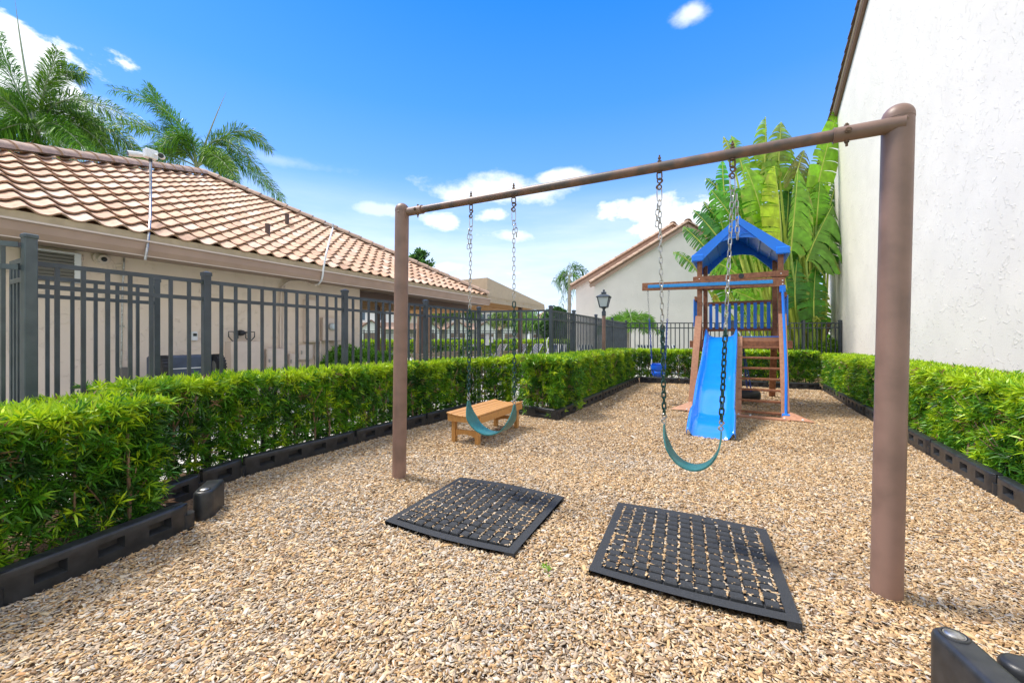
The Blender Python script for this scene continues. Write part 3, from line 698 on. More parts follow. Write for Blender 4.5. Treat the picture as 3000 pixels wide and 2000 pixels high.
# ================================================================== BENCH
L1, L2, L3 = G(1326, 1292), G(1405, 1303), G(1518, 1252)
ub = (L3-L2).normalized(); lb = (L3-L2).length; us = Vector((-ub.y, ub.x, 0)); ws = (L1-L2).dot(us); zs = .375
o = L2; root = thing('bench', 'low backless cedar coloured bench with curved slats beside the left swing', 'bench', o)
def Bp(s, t, z): return o+ub*s+us*t+UP*z
def curve(t): q = (t-ws/2)/(ws/2+.03); return -.026*(1-q*q)
nsl = 6; t0, t1 = -.045, ws+.045
b = MB()
for i in range(nsl):
    a0 = t0+(t1-t0)*i/nsl+.003; a1 = t0+(t1-t0)*(i+1)/nsl-.003; cz = (curve(a0)+curve(a1))/2; tilt = (curve(a1)-curve(a0))
    z_ = (us*(a1-a0)+UP*tilt).normalized(); b.box(Bp(lb/2, (a0+a1)/2, zs-.010+cz), (lb+.15, a1-a0, .022), (ub, z_, ub.cross(z_).normalized()), 0, .004)
b.build('seat', M['bench'], root)
b = MB()
for t in (-.030, ws+.030): b.box(Bp(lb/2, t, zs-.065), (lb+.10, .028, .085), (ub, us, UP), 0, .004)
for s_ in (-.055, lb+.055):
    pr = [(-.016, zs-.108)]+[(t, zs-.024+curve(t)) for t in np.linspace(-.016, ws+.016, 9)]+[(ws+.016, zs-.108)]
    b.slab([Bp(s_-.012, t, z) for t, z in pr], ub*.024)
b.build('apron', M['bench'], root)
for s_ in (0, lb):
    for t in (.028, ws-.028):
        b = MB(); b.box(Bp(s_+(.0), t, (zs-.03)/2-.02), (.065, .05, zs-.05), (ub, us, UP), 0, .004); b.build('leg', M['bench'], root)
    b = MB(); pr = [(.056, .13), (ws-.056, .13)]+[(t, .045+.035*(1-((t-ws/2)/(ws/2-.056))**2)) for t in np.linspace(ws-.056, .056, 9)]
    b.slab([Bp(s_-.012, t, z+.03) for t, z in pr], ub*.024); b.build('stretcher', M['bench'], root)

# ================================================================== FENCES
def fence_run(label, pts, ztop, dens=.115, drop=.165, mt='fence', pw=.034, post=.062, name='fence', ends=(True, True), rail=.034, zrail=None, group=None, low=.12):
    root = thing(name, label, 'fence', (pts[0].x, pts[0].y, 0), group)
    for i in range(len(pts)-1):
        p, q = Vector(pts[i]), Vector(pts[i+1]); l = (q-p).length; t = (q-p)/l
        b = MB(); a_ = p+t*post/2; c_ = q-t*post/2
        for z, h in ((ztop, rail), (ztop-drop, rail), (low, rail)):
            b.bar(a_+UP*(z-h/2), c_+UP*(z-h/2), .028, h)
        n = max(2, round(l/dens)-1); ds = l/(n+1)
        for k in range(1, n+1):
            c = p+t*ds*k; nn = Vector((-t.y, t.x, 0))
            b.box(c+UP*((ztop-rail+.02)/2+.02), (pw*.75, pw*.68, ztop-rail-.02-.0), (t, nn, UP))
        b.build('panel', M[mt], root)
    for i, p in enumerate(pts):
        if (i == 0 and not ends[0]) or (i == len(pts)-1 and not ends[1]): continue
        t = (pts[min(i+1, len(pts)-1)]-pts[max(i-1, 0)]).normalized(); nn = Vector((-t.y, t.x, 0)); p = Vector(p)
        b = MB(); b.box(p+UP*(ztop+.02)/2, (post, post, ztop+.10), (t, nn, UP), 0, .003); po = b.build('post', M[mt], root)
        b = MB(); zc = ztop+.07; h = post/2+.005
        cs = [p+t*h*i_+nn*h*j_ for i_, j_ in ((-1, -1), (1, -1), (1, 1), (-1, 1))]
        b.add([c+UP*(zc-.03) for c in cs]+[c+UP*(zc+.004) for c in cs]+[p+UP*(zc+.018)], [(0, 1, 2, 3), (0, 1, 5, 4), (1, 2, 6, 5), (2, 3, 7, 6), (3, 0, 4, 7), (4, 5, 8), (5, 6, 8), (6, 7, 8), (7, 4, 8)])
        b.build('post_cap', M[mt], po)
    return root
ZF = 1.85
def rp(x, y, z=ZF): Y = (z-H)*F/(YH-y); return Vector(((x-1500)*Y/F, Y, 0))
f0 = rp(84, 763); f1 = rp(605, 822); f2 = rp(1010, 866); f3 = rp(1247, 893); f4 = rp(1403, 910); f5 = rp(1614, 907); fC = rp(1834, 945); fD = Vector(((2461-1500)/F*13.4, 13.4, 0))
fd = (f4-f0).normalized()
f1, f2, f3 = [onlineX(f0, fd, x) for x in (604, 1010, 1247)]
fence_run('charcoal metal picket fence in front of the tan clubhouse wall', [f0, f1, f2, f3, f4], ZF, .135, ends=(False, True))
fence_run('short charcoal fence panel facing the camera behind the outward hedge corner', [f4, f5], ZF, ends=(False, False))
fd3 = (fC-f5).normalized()
fence_run('charcoal fence with dense pickets going away beside the lamp post', [f5]+[onlineX(f5, fd3, x) for x in (1681, 1746, 1794)]+[fC], ZF, ends=(True, True))
fence_run('charcoal fence across the far end behind the playset', [fC, fC.lerp(fD, .17), fC.lerp(fD, .5), fC.lerp(fD, .83), fD], ZF, .147, post=.075, ends=(False, True))
g0 = rp(60, 802); g1 = rp(459, 838)
fence_run('second charcoal fence between the near fence and the clubhouse wall', [g0, g1], ZF, .15, post=.048)
# tall corner post and gate at left edge
gp = P(86, 900, 2.75); gp.z = 0
root = thing('gate_post', 'thick grey green gate post at the left edge', 'gate post', gp)
b = MB(); ax = (Vector((.93, -.37, 0)), Vector((.37, .93, 0)), UP); b.box(gp+UP*.97, (.062, .062, 2.04), ax, 0, .004); b.build('column', M['fence_green'], root)
b = MB(); b.box(gp+UP*1.99, (.072, .072, .035), ax, 0, .008); b.build('cap', M['fence_green'], root)
ge = gp+Vector((-.65, -.35, 0))
root = thing('side_fence', 'grey green fence panel joining the thick gate post at the left edge', 'fence', ge)
b = MB()
for z in (1.93, 1.775, .15): b.bar(ge+UP*z, gp+Vector((-.045, -.02, z)), .03, .035)
for k in range(1, 6):
    c = ge.lerp(gp, k/6); b.box(c+UP*.98, (.02, .02, 1.86), ax)
b.build('panel', M['fence_green'], root)
root = thing('gate', 'grey green metal gate leaf standing ajar behind the thick gate post', 'gate', gp+Vector((-.05, .1, 0)))
b = MB(); ga = gp+Vector((-.035, .06, 0)); gb = gp+Vector((-.52, .32, 0))
for z in (1.86, 1.72, .12): b.bar(ga+UP*z, gb+UP*z, .03, .035)
for k in range(0, 7): b.box(ga.lerp(gb, k/6)+UP*.98, (.025, .025, 1.75), ax)
b.build('leaf_frame', M['fence_green'], root)
b = MB()
for z in (1.83, 1.70): b.tube([ga+UP*(z-.03)+Vector((.012, -.012, 0)), ga+UP*(z+.03)+Vector((.012, -.012, 0))], .010, 10)
b.build('hinge', M['steel'], root, smooth=True)
# handle-type stop bar on far fence end
# ================================================================== LEFT CLUBHOUSE
E = Vector((-.90, 14.4, 2.85)); pk = Vector((-9.12, 11.8, 6.13)); Lc = Vector((-7.62, 2.04, 2.85))
eb = (E-Lc); eb.z = 0; Le = eb.length; eb.normalize(); ea = Vector((-eb.y, eb.x, 0))    # ea points into the building (left/away)
dpk = (pk-Lc).dot(ea); upk = (pk-Lc).dot(eb); pit = math.atan2(pk.z-2.85, dpk); slope_len = dpk/math.cos(pit)
vs_ = (ea*math.cos(pit)+UP*math.sin(pit)); nrm = eb.cross(vs_).normalized(); nrm = nrm if nrm.z > 0 else -nrm
house = thing('clubhouse', 'tan stucco clubhouse with an S-tile hip roof behind the left fence', 'building', Vector((Lc.x, Lc.y, 0)))
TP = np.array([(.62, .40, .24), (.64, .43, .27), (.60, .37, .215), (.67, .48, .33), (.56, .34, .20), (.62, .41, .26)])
b = MB(); Tw = .30; Th = .335; rows = int(slope_len/Th)+1; ns = 8
prof = [.034*math.cos(2*math.pi*k/ns)+.006*math.cos(4*math.pi*k/ns) for k in range(ns+1)]
for i in range(rows):
    v0 = i*Th; v1 = min(v0+Th+.05, slope_len); fr = min(1, (v0+Th*.5)/slope_len); ul = upk*fr; ur = Le-(Le-upk)*fr
    k0 = math.floor(ul/Tw); k1 = math.ceil(ur/Tw)
    for k in range(k0, k1):
        u0 = k*Tw
        if u0+Tw < ul or u0 > ur: continue
        c = TP[rng.integers(len(TP))]*np.array((.92, .93, 1.04))*rng.uniform(.94, 1.06); b.cur = tuple(c)
        jz = random.uniform(-.003, .003)
        vs = []; fs = []
        for s_ in range(ns+1):
            u = u0+Tw*s_/ns; u = min(max(u, ul-.12), ur+.12)
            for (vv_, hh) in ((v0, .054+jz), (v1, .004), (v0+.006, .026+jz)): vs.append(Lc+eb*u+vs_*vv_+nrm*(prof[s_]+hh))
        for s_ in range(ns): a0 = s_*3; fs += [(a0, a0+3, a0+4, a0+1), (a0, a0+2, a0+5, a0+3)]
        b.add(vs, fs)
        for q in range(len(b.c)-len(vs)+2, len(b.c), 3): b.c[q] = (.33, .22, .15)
b.cur = None
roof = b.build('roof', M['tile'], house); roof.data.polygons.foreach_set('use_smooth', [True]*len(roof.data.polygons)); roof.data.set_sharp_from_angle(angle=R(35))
bk = Lc+ea*2*dpk; bkE = Vector((E.x, E.y, 2.85))+ea*2*dpk
b = MB(); dz = -nrm*.02
b.cur = (.55, .36, .24)
b.poly([Lc+dz, E+dz, pk+dz]); b.poly([E+dz, bkE, pk+dz]); b.poly([bk, bkE, pk+dz]); b.poly([Lc+dz, bk, pk+dz]); b.cur = None
b.build('roof_deck', M['tile'], house)
def barrel_run(p, q, n, r, up, mb, r2=None):
    p = Vector(p); q = Vector(q); d = (q-p).normalized(); sd_ = d.cross(up).normalized(); u_ = sd_.cross(d).normalized(); l = (q-p).length/n
    for i in range(n):
        a_ = p+d*l*i; c_ = p+d*(l*(i+1)+.04); mb.cur = tuple(np.array((.45, .31, .225))*random.uniform(.82, 1.15)); vs = []; fs = []; k = 8
        for (pt, rr) in ((a_, r*1.12), (c_, r*.92), (a_+d*.004, r*.88)):
            for j in range(k+1):
                th = math.pi*j/k; vs.append(pt+sd_*math.cos(th)*rr+u_*(math.sin(th)*rr*.85))
        for j in range(k): fs += [(j, j+1, k+1+j+1, k+1+j), (j, j+1, 2*(k+1)+j+1, 2*(k+1)+j)]
        mb.add(vs, fs)
    mb.cur = None
b = MB(); barrel_run(E+nrm*.04, pk+UP*.06, 24, .15, UP, b); barrel_run(Lc+nrm*.04, pk+UP*.06, 26, .16, UP, b)
h_ = b.build('hip_caps', M['tile'], house, smooth=True)
b = MB(); b.slab([E-nrm*.02, E+nrm*.03+ea*.0, pk+UP*.04, pk-UP*.04], UP*.001)
for (s0, s1) in ((E, pk), (Lc, pk)):
    dd = (s1-s0).normalized(); sdv = dd.cross(UP).normalized()
    b.add([s0+sdv*.16+nrm*.03, s0-sdv*.16+nrm*.03, s1-sdv*.1+UP*.03, s1+sdv*.1+UP*.03, s0+UP*.09, s1+UP*.12], [(0, 4, 5, 3), (1, 4, 5, 2)])
b.build('ridge_mortar', M['tile_mortar'], house)
# bird stop + gutter + fascia + soffit
def EL(u, d, z): return Vector((Lc.x, Lc.y, 0))+eb*u+ea*d+UP*z
b = MB(); b.box(EL(Le/2, .03, 2.80), (Le, .04, .13), (eb, ea, UP)); b.build('eave_board', mat('cream_eave_board', (.50, .40, .25), .8, noise_scale=6, var=.1), house)
b = MB(); pr = [(-.02, 2.75), (-.13, 2.735), (-.135, 2.72), (-.125, 2.715), (-.115, 2.60), (-.08, 2.525), (.0, 2.52), (.0, 2.75)]
for k in range(len(pr)-1): b.add([EL(-.2, pr[k][0], pr[k][1]), EL(Le+.03, pr[k][0], pr[k][1]), EL(Le+.03, pr[k+1][0], pr[k+1][1]), EL(-.2, pr[k+1][0], pr[k+1][1])], [(0, 1, 2, 3)])
b.add([EL(Le+.03, *q) for q in pr], [tuple(range(len(pr)))])
gut = b.build('gutter', M['tan_metal'], house)
b = MB(); b.bar(EL(-.2, -.142, 2.727), EL(Le+.035, -.142, 2.727), .018, .024); b.bar(EL(-.2, -.075, 2.517), EL(Le, -.075, 2.517), .02, .012); b.build('gutter_lip', M['tan_light'], gut)
b = MB(); b.box(EL(Le/2, .32, 2.57), (Le, .60, .02), (eb, ea, UP)); b.build('soffit', M['soffit'], house)
# wall: offset .6 behind the eave, ends at photo column 1054, then porch
w0 = EL(0, .62, 0); wc = onlineX(w0, eb, 1054); wl = (wc-w0).dot(eb)
b = MB(); b.box(w0+eb*(wl/2-.6)+ea*1.5+UP*1.29, (wl+1.2, 3.0, 2.60), (eb, ea, UP)); b.build('wall', M['stucco_tan'], house)
b = MB(); b.box(w0+eb*(wl+(Le-wl)/2)+ea*2.2+UP*2.545, (Le-wl-.03, 5.5, .03), (eb, ea, UP)); b.build('porch_ceiling', M['dark_wood'], house)
for s_ in (.4, 3.0, 4.25):
    b = MB(); b.box(w0+eb*(wl+s_)+ea*2.6+UP*1.26, (.12, .12, 2.54), (eb, ea, UP)); b.build('porch_column', M['brown_col'], house)
b = MB(); b.bar(w0+eb*wl+ea*.05+UP*2.40, w0+eb*(Le-.3)+ea*.05+UP*2.40, .10, .22); b.build('porch_beam', M['brown_col'], house)
b = MB()
for s_ in np.arange(.3, Le-wl-.2, .45): b.bar(w0+eb*(wl+s_)+ea*.2+UP*2.48, w0+eb*(wl+s_)+ea*4.6+UP*2.48, .05, .09)
b.build('porch_rafters', M['canvasunder'], house)
# wall-mounted things
def wallpt(x, y, out=.0):
    p = onlineX(w0-ea*out, eb, x); p.z = H+(YH-y)*p.y/F; return p
def wallbox(name, label, cat, x0, x1, ytop, ybot, dep, m='boxpaint', extra=None):
    p = wallpt(x0, ytop, dep/2); q = wallpt(x1, ytop, dep/2); zt = p.z; zb = H+(YH-ybot)*p.y/F; l = (q-p).dot(eb); c = p+eb*l/2; c.z = (zt+zb)/2
    root = thing(name, label, cat, Vector((c.x, c.y, zb)))
    b = MB(); b.box(c, (l, dep, zt-zb), (eb, ea, UP), 0, .006); b.build('body', M[m], root)
    if extra: extra(root, c, l, zt-zb, dep)
    return root
def latch(root, c, l, h, dep):
    b = MB(); b.box(c-ea*(dep/2+.004), (l-.05, .008, h-.05), (eb, ea, UP), 0, .002); d = b.build('door', M['boxpaint'], root)
    b = MB(); b.box(c-ea*(dep/2+.02)-eb*(l*.38), (.02, .03, .07), (eb, ea, UP), 0, .004); b.build('latch', M['steel'], d)
wallbox('electrical_cabinet', 'large tan metal cabinet against the wall under the floodlight', 'electrical box', 668, 765, 1000, 1090, .22, 'boxpaint', latch)
wallbox('electrical_cabinet', 'lower tan metal cabinet right of the large cabinet', 'electrical box', 774, 832, 1022, 1090, .16, 'boxpaint', latch)
wallbox('electrical_cabinet', 'tall tan breaker cabinet hung high on the clubhouse wall', 'electrical box', 893, 930, 876, 1002, .14, 'boxpaint', latch)
wallbox('electrical_box', 'small tan box hung low left of the meter conduits', 'electrical box', 872, 912, 1010, 1054, .12, 'boxpaint', latch)
wallbox('electrical_box', 'tiny tan box near the hedge between the cabinets', 'electrical box', 845, 864, 1036, 1080, .10, 'boxpaint', latch)
def meterf(root, c, l, h, dep):
    p = c-ea*dep/2+UP*.06; b = MB(); b.tube([p, p-ea*.05], .085, 24); d = b.build('socket_ring', M['steel'], root, smooth=True)
    b = MB(); b.tube([p-ea*.05, p-ea*.12, p-ea*.14], [.075, .07, .05], 24); b.build('glass_dome', M['frost'], d, smooth=True)
wallbox('electric_meter', 'tan meter box with a round glass meter', 'electric meter', 942, 988, 930, 998, .12, 'boxpaint', meterf)
wallbox('key_box', 'small grey rounded key box on the clubhouse wall', 'key box', 560, 577, 971, 997, .06, 'white_plastic', lambda r_, c, l, h, d: MB().box(c-ea*(d/2+.005)+UP*h*.15, (l*.6, .01, h*.3), (eb, ea, UP)).build('dial_panel', M['black_metal'], r_))
wallbox('junction_box', 'small dark grey box low on the wall behind the second fence', 'junction box', 352, 372, 1076, 1110, .08, 'grille')
# floodlight
p = wallpt(702, 975, .02); root = thing('floodlight', 'double headed bracket floodlight above the large cabinet', 'floodlight', p)
b = MB(); b.tube([p+ea*.02, p-ea*.05], .055, 16); b.sphere(p-ea*.10, .05, 0, 12); b.build('base', M['black_metal'], root, smooth=True)
for s_ in (-1, 1):
    c = p+eb*s_*.15-ea*.08-UP*.05; b = MB()
    pts = [c+eb*x*.09*s_+UP*z*.12 for x, z in ((-.9, .6), (.9, .6), (.9, -.2), (0, -1), (-.9, -.4))]; b.tube([*pts], .010, 6, closed=True); b.tube([p-ea*.1, c+UP*.05], .009, 6); b.build('lamp_frame', M['black_metal'], root, smooth=True)
# conduits
def conduit(label, pts, r, m='boxpaint', cat='conduit', name='conduit'):
    root = thing(name, label, cat, pts[-1]); b = MB(); b.tube(pts, r, 10); pi = b.build('pipe', M[m], root, smooth=True)
    b = MB()
    for p in pts[1:-1:2]: b.box(p+ea*.01, (r*5, .012, .03), (eb, ea, UP))
    if b.v: b.build('clamp', M[m], pi)
    return root
def bez(ps, n=10):
    out = []; ps = [Vector(p) for p in ps]
    for i in range(n+1):
        q = ps[:]; t = i/n
        while len(q) > 1: q = [q[k].lerp(q[k+1], t) for k in range(len(q)-1)]
        out.append(q[0])
    return out
conduit('thin bare steel pipe down the wall below the dome camera', [wallpt(364, 755, .05), wallpt(361, 805, .05), wallpt(359, 860, .05), wallpt(357, 955, .05), wallpt(355, 1080, .05)], .013, 'steel')
conduit('painted conduit bending from the eave down to the lower cabinet', [wallpt(925, 836, .55)]+bez([wallpt(900, 826, .3), wallpt(860, 818, .05), wallpt(828, 822, .05), wallpt(824, 850, .05)], 6)+[wallpt(822, 930, .05), wallpt(822, 1020, .05)], .018, 'boxpaint')
conduit('second painted conduit just right of the first', bez([wallpt(860, 816, .05), wallpt(838, 820, .05), wallpt(833, 845, .05)], 5)+[wallpt(831, 930, .05), wallpt(828, 1020, .05)], .013, 'boxpaint')
for i, x in enumerate((925, 939, 962, 980)): conduit('painted conduit pipe below the meter box, '+ordn[i]+' from the left', [wallpt(x, 998, .05), wallpt(x, 1040, .05), wallpt(x, 1100, .05)], .02, 'boxpaint')
def gutpt(x, y, d=-.16): p = onlineX(EL(0, d, 0), eb, x); p.z = H+(YH-y)*p.y/F; return p
# camera mast over the roof
q0 = gutpt(425, 762); mt_ = P(441, 470, q0.y+.9)
root = thing('security_camera_mast', 'bent galvanised pole over the gutter carrying two white cameras', 'camera mast', q0)
b = MB(); b.tube(bez([q0, gutpt(436, 700, -.17), gutpt(442, 640, -.1), mt_-UP*.9, mt_], 14), .018, 12); b.build('pole', M['steel'], root, smooth=True)
b = MB(); b.tube([mt_-UP*.03, mt_+UP*.02], .026, 12); b.build('collar', M['black_metal'], root)
b = MB(); cb = mt_+UP*.10; b.box(cb, (.17, .12, .15), (eb, ea, UP), 0, .012); b.build('junction_box', M['white_plastic'], root)
for (dx, dy, nm) in ((-.22, -.02, 0), (.24, -.06, 1)):
    c = cb+Vector((dx, -.06, dy)); dr = Vector((-.55 if nm == 0 else .55, -.78, -.22)).normalized()
    b = MB(); b.tube([cb+Vector((dx*.3, 0, 0)), c-dr*.02], .018, 8); b.tube([c-dr*.11, c-dr*.06, c+dr*.08], [.035, .045, .045], 14); k_ = b.build('camera', M['white_plastic'], root, smooth=True)
    b = MB(); b.tube([c+dr*.081, c+dr*.086], .038, 14); b.build('lens', M['black_metal'], k_, smooth=True)
# second pole (antenna conduit)
q0 = gutpt(945, 828); q1 = gutpt(968, 700, .5)
root = thing('antenna_pole', 'pale leaning pipe over the gutter right of the roof vents', 'pole', q0)
tp = P(975, 668, q0.y+1.6)
b = MB(); b.tube(bez([gutpt(922, 832, .25), gutpt(938, 836, -.05), gutpt(946, 820, -.18), gutpt(947, 790, -.18)], 8)+[gutpt(955, 745, -.17), P(966, 700, q0.y+.8), tp], .018, 10); b.build('pipe', M['white_plastic'], root, smooth=True)
b = MB(); b.tube([tp, tp+UP*.10], .022, 10); b.tube([tp+UP*.05, tp+Vector((-.22, 0, .11))], .012, 8); b.build('bracket', M['steel'], root, smooth=True)
# roof vent pipes
def roofpt(x, y):
    r = Vector(((x-1500)/F, 1, (YH-y)/F)); t = (Lc-Vector((0, 0, H))).dot(nrm)/r.dot(nrm); return Vector((0, 0, H))+r*t
for (x, y, lb_) in ((784, 694, 'dark vent pipe lower on the clubhouse roof'), (841, 660, 'dark vent pipe higher on the clubhouse roof')):
    p = roofpt(x, y); root = thing('vent_pipe', lb_, 'vent pipe', p, 'vent pipes on the clubhouse roof')
    b = MB(); b.tube([p-UP*.05, p+UP*.27], .05, 14); b.build('pipe', M['brown_col'], root, smooth=True)
    b = MB(); b.tube([p+UP*.27, p+UP*.285], .054, 14); b.build('rim', M['brown_col'], root, smooth=True)
# dome camera
p = wallpt(297, 757, .02); root = thing('dome_camera', 'round beige dome camera on the wall under the gutter', 'security camera', p)
b = MB(); b.tube([p+ea*.03, p-ea*.03], .10, 24); b.tube([p-ea*.03, p-ea*.10-UP*.02], [.075, .06], 20); k_ = b.build('housing', M['boxpaint'], root, smooth=True)
b = MB(); b.sphere(p-ea*.115-UP*.025, .035, 0, 12); b.build('lens', M['black_metal'], root, smooth=True)
# louvred vent
def louver(root, c, l, h, dep):
    b = MB()
    for k in range(9): z = c.z-h/2+h*(k+.5)/9; b.box(Vector((c.x, c.y, z))-ea*(dep/2+.006), (l-.10, .02, h/14), (eb, (ea+UP*.4).normalized(), (UP-ea*.4).normalized()))
    b.build('slats', M['grille'], root)
    b = MB(); b.box(c-ea*(dep/2+.01)+eb*(l/2-.035), (.07, .03, h), (eb, ea, UP), 0, .004); b.box(c-ea*(dep/2+.01)+UP*(h/2-.012), (l-.14, .02, .024), (eb, ea, UP)); b.build('frame', M['white_plastic'], root)
wallbox('louvred_vent', 'grey louvred wall vent with a white frame beside the gate post', 'vent', 60, 235, 722, 816, .06, 'grille', louver)
# wheeled cart
root = None
p = onlineX(w0-ea*.65, eb, 530); root = thing('wheeled_cart', 'blue grey plastic cart with knobbly black wheels against the wall', 'cart', p)
q0 = onlineX(w0-ea*.6, eb, 430); q1 = onlineX(w0-ea*.6, eb, 618); l = (q1-q0).length; c = (q0+q1)/2
zt = H+(YH-1040)*c.y/F
b = MB(); b.box(c+UP*(zt-.17), (l*.86, .42, .34), (eb, ea, UP), 0, .03); b.box(c+UP*(zt-.42), (l*.75, .36, .20), (eb, ea, UP), 0, .03); b.build('body', M['navy'], root)
b = MB(); b.bar(c-eb*l*.3-ea*.22+UP*(zt-.2), c+eb*l*.3-ea*.22+UP*(zt-.2), .01, .014); b.build('trim_strip', M['white_plastic'], root)
for s_ in (-.38, .48):
    wcx = c+eb*l*s_-ea*.22+UP*(zt-.20); b = MB(); b.tube([wcx-eb*.05, wcx+eb*.05], .20, 24)
    for k in range(24):
        a_ = 2*math.pi*k/24; b.box(wcx+ea*math.cos(a_)*.20+UP*math.sin(a_)*.20, (.11, .022, .022), (eb, (ea*math.cos(a_)+UP*math.sin(a_)).normalized(), (UP*math.cos(a_)-ea*math.sin(a_)).normalized()))
    wh = b.build('wheel', M['tyre'], root); b = MB(); b.tube([wcx-eb*.056, wcx+eb*.056], .10, 16); b.build('hub', M['grille'], wh, smooth=True)

# ================================================================== CANOPY
c0 = P(1428, 876, 15.0); c1 = P(1595, 903, 19.6); c1.z = c0.z; cdir = (c1-c0).normalized(); cper = Vector((-cdir.y, cdir.x, 0))
root = thing('canopy', 'beige canvas shade canopy beyond the end of the clubhouse roof', 'canopy', Vector((c0.x, c0.y, 0)))
tz0 = P(1428, 813, 15.0).z; tz1 = P(1595, 892, 19.6).z; d_ = 8.
b = MB(); T0 = c0.copy(); T0.z = tz0; T1 = c1.copy(); T1.z = tz1; B0 = c0+cper*d_; B1 = c1+cper*d_; U0 = B0.copy(); U0.z = tz0; U1 = B1.copy(); U1.z = tz1
b.add([c0, c1, T1, T0, B0, B1, U1, U0], [(0, 1, 2, 3), (3, 2, 6, 7), (0, 3, 7, 4), (1, 5, 6, 2), (4, 5, 6, 7)])
cv = b.build('canvas', M['canvas'], root)
b = MB(); b.bar(c0-cper*.012+UP*.10, c1-cper*.012+UP*.10, .012, .02); b.bar(c0-cper*.012-UP*.06, c1-cper*.012-UP*.06, .01, .12); b.build('valance', M['canvas'], root)
b = MB()
for k in range(8):
    p = c0.lerp(c1, k/7); b.bar(p+UP*.02, p+cper*d_+UP*.02, .06, .10)
    if k < 7: q = c0.lerp(c1, (k+1)/7); b.bar(p+cper*.1+UP*(.02), q+cper*(d_*.3)+UP*.02, .04, .05)
for k in range(5): b.bar(c0+cper*(.1+d_*k/4.2)+UP*.0, c1+cper*(.1+d_*k/4.2)+UP*.0, .06, .10)
b.build('truss_frame', M['canvasunder'], root)
for (t_, s_) in ((.62, .3), (.62, 6.), (.1, 6)):
    p = c0.lerp(c1, t_)+cper*s_; p.z = 0; b = MB(); b.box(p+UP*c0.z/2, (.15, .15, c0.z), (cdir, cper, UP)); b.build('post', M['brown_col'], root)

# ================================================================== LAMP POST
lp_ = Vector((269/F*9.8, 9.8, 0)); root = thing('lamp_post', 'brown pole with a dark four sided lantern beside the dense fence', 'lamp post', lp_)
def lz(y): return H+(YH-y)*9.8/F
b = MB(); b.tube([lp_-UP*.05, lp_+UP*lz(925)], .043, 20); b.build('pole', M['post'], root, smooth=True)
b = MB(); b.tube([lp_+UP*lz(z) for z in (925, 912, 911, 906, 903, 900)], [.052, .052, .035, .03, .05, .11], 16); b.build('neck', M['lampmetal'], root, smooth=True)
def frus(b, z0, z1, r0, r1, rot=R(25)):
    vs = [lp_+Vector((math.cos(rot+k*math.pi/2)*r, math.sin(rot+k*math.pi/2)*r, z)) for r, z in ((r0, z0), (r1, z1)) for k in range(4)]
    b.add(vs, [(0, 1, 2, 3), (4, 5, 6, 7)]+[(k, (k+1) % 4, 4+(k+1) % 4, 4+k) for k in range(4)])
b = MB(); frus(b, lz(899), lz(871), .12, .19); b.build('glass', M['frost'], root)
b = MB(); frus(b, lz(901), lz(898.5), .135, .14); frus(b, lz(871.5), lz(869), .24, .24); frus(b, lz(869), lz(862), .235, .09); frus(b, lz(862), lz(857), .075, .07); frus(b, lz(857), lz(855), .10, .06)
b.tube([lp_+UP*lz(855), lp_+UP*lz(850), lp_+UP*lz(847)], [.02, .03, .004], 8)
for k in range(4):
    a_ = R(25)+k*math.pi/2; b.bar(lp_+Vector((math.cos(a_)*.128, math.sin(a_)*.128, lz(899))), lp_+Vector((math.cos(a_)*.20, math.sin(a_)*.20, lz(871))), .018, .018)
b.build('lantern_frame', M['lampmetal'], root)

# ================================================================== PLAYSET
a = Vector((.866, -.5, 0)); bb_ = Vector((.5, .866, 0))
FR = Vector((4.735, 7.01, 0)); Wt, Dp = 1.294, 1.42
def Q(w_, s_, z): return FR-a*w_+bb_*s_+UP*z       # w leftwards, s away, z up
AX = (a, bb_, UP)
ps = thing('playset', 'redwood play tower with blue slide, ladder and peaked blue roof', 'playset', Q(Wt/2, Dp/2, 0))
ZT = 2.86
for (w_, s_, nm) in ((0, 0, 0), (Wt, 0, 1), (0, Dp, 2), (Wt, Dp, 3)):
    b = MB(); z0 = 1.05; b.box(Q(w_, s_, (z0+ZT+.05)/2), (.085, .085, ZT+.05-z0), AX, 0, .004); b.build('post', M['wood'], ps)
# flared legs
def leg(p0, p1, m, wd=.115, th=.045): b = MB(); b.bar(p0, p1, wd, th, bb_, 0, .004); b.build('leg', M[m], ps)
leg(Q(-.02, -.07, 1.72), Q(-.02, -.70, -.03), 'wood_pale'); leg(Q(Wt+.01, -.07, 1.72), Q(Wt+.09, -.62, -.03), 'wood_pale')
leg(Q(0, Dp+.05, 1.5), Q(0, Dp+.88, -.03), 'wood', .12, .07); leg(Q(Wt, Dp+.05, 1.5), Q(Wt+.06, Dp+.88, -.03), 'wood', .12, .07)
# deck
b = MB()
for k in range(10): b.box(Q(Wt/2, .0+Dp*(k+.5)/10, 1.265), (Wt-.02, Dp/10-.008, .03), AX)
b.build('deck', M['wood'], ps)
b = MB()
for s_ in (-.055, Dp+.055): b.box(Q(Wt/2, s_, 1.19), (Wt+.34, .04, .13), AX, 0, .004)
for w_ in (-.062, Wt+.062): b.box(Q(w_, Dp/2, 1.19), (.04, Dp+.06, .13), AX, 0, .004)
b.build('deck_beam', M['wood'], ps)
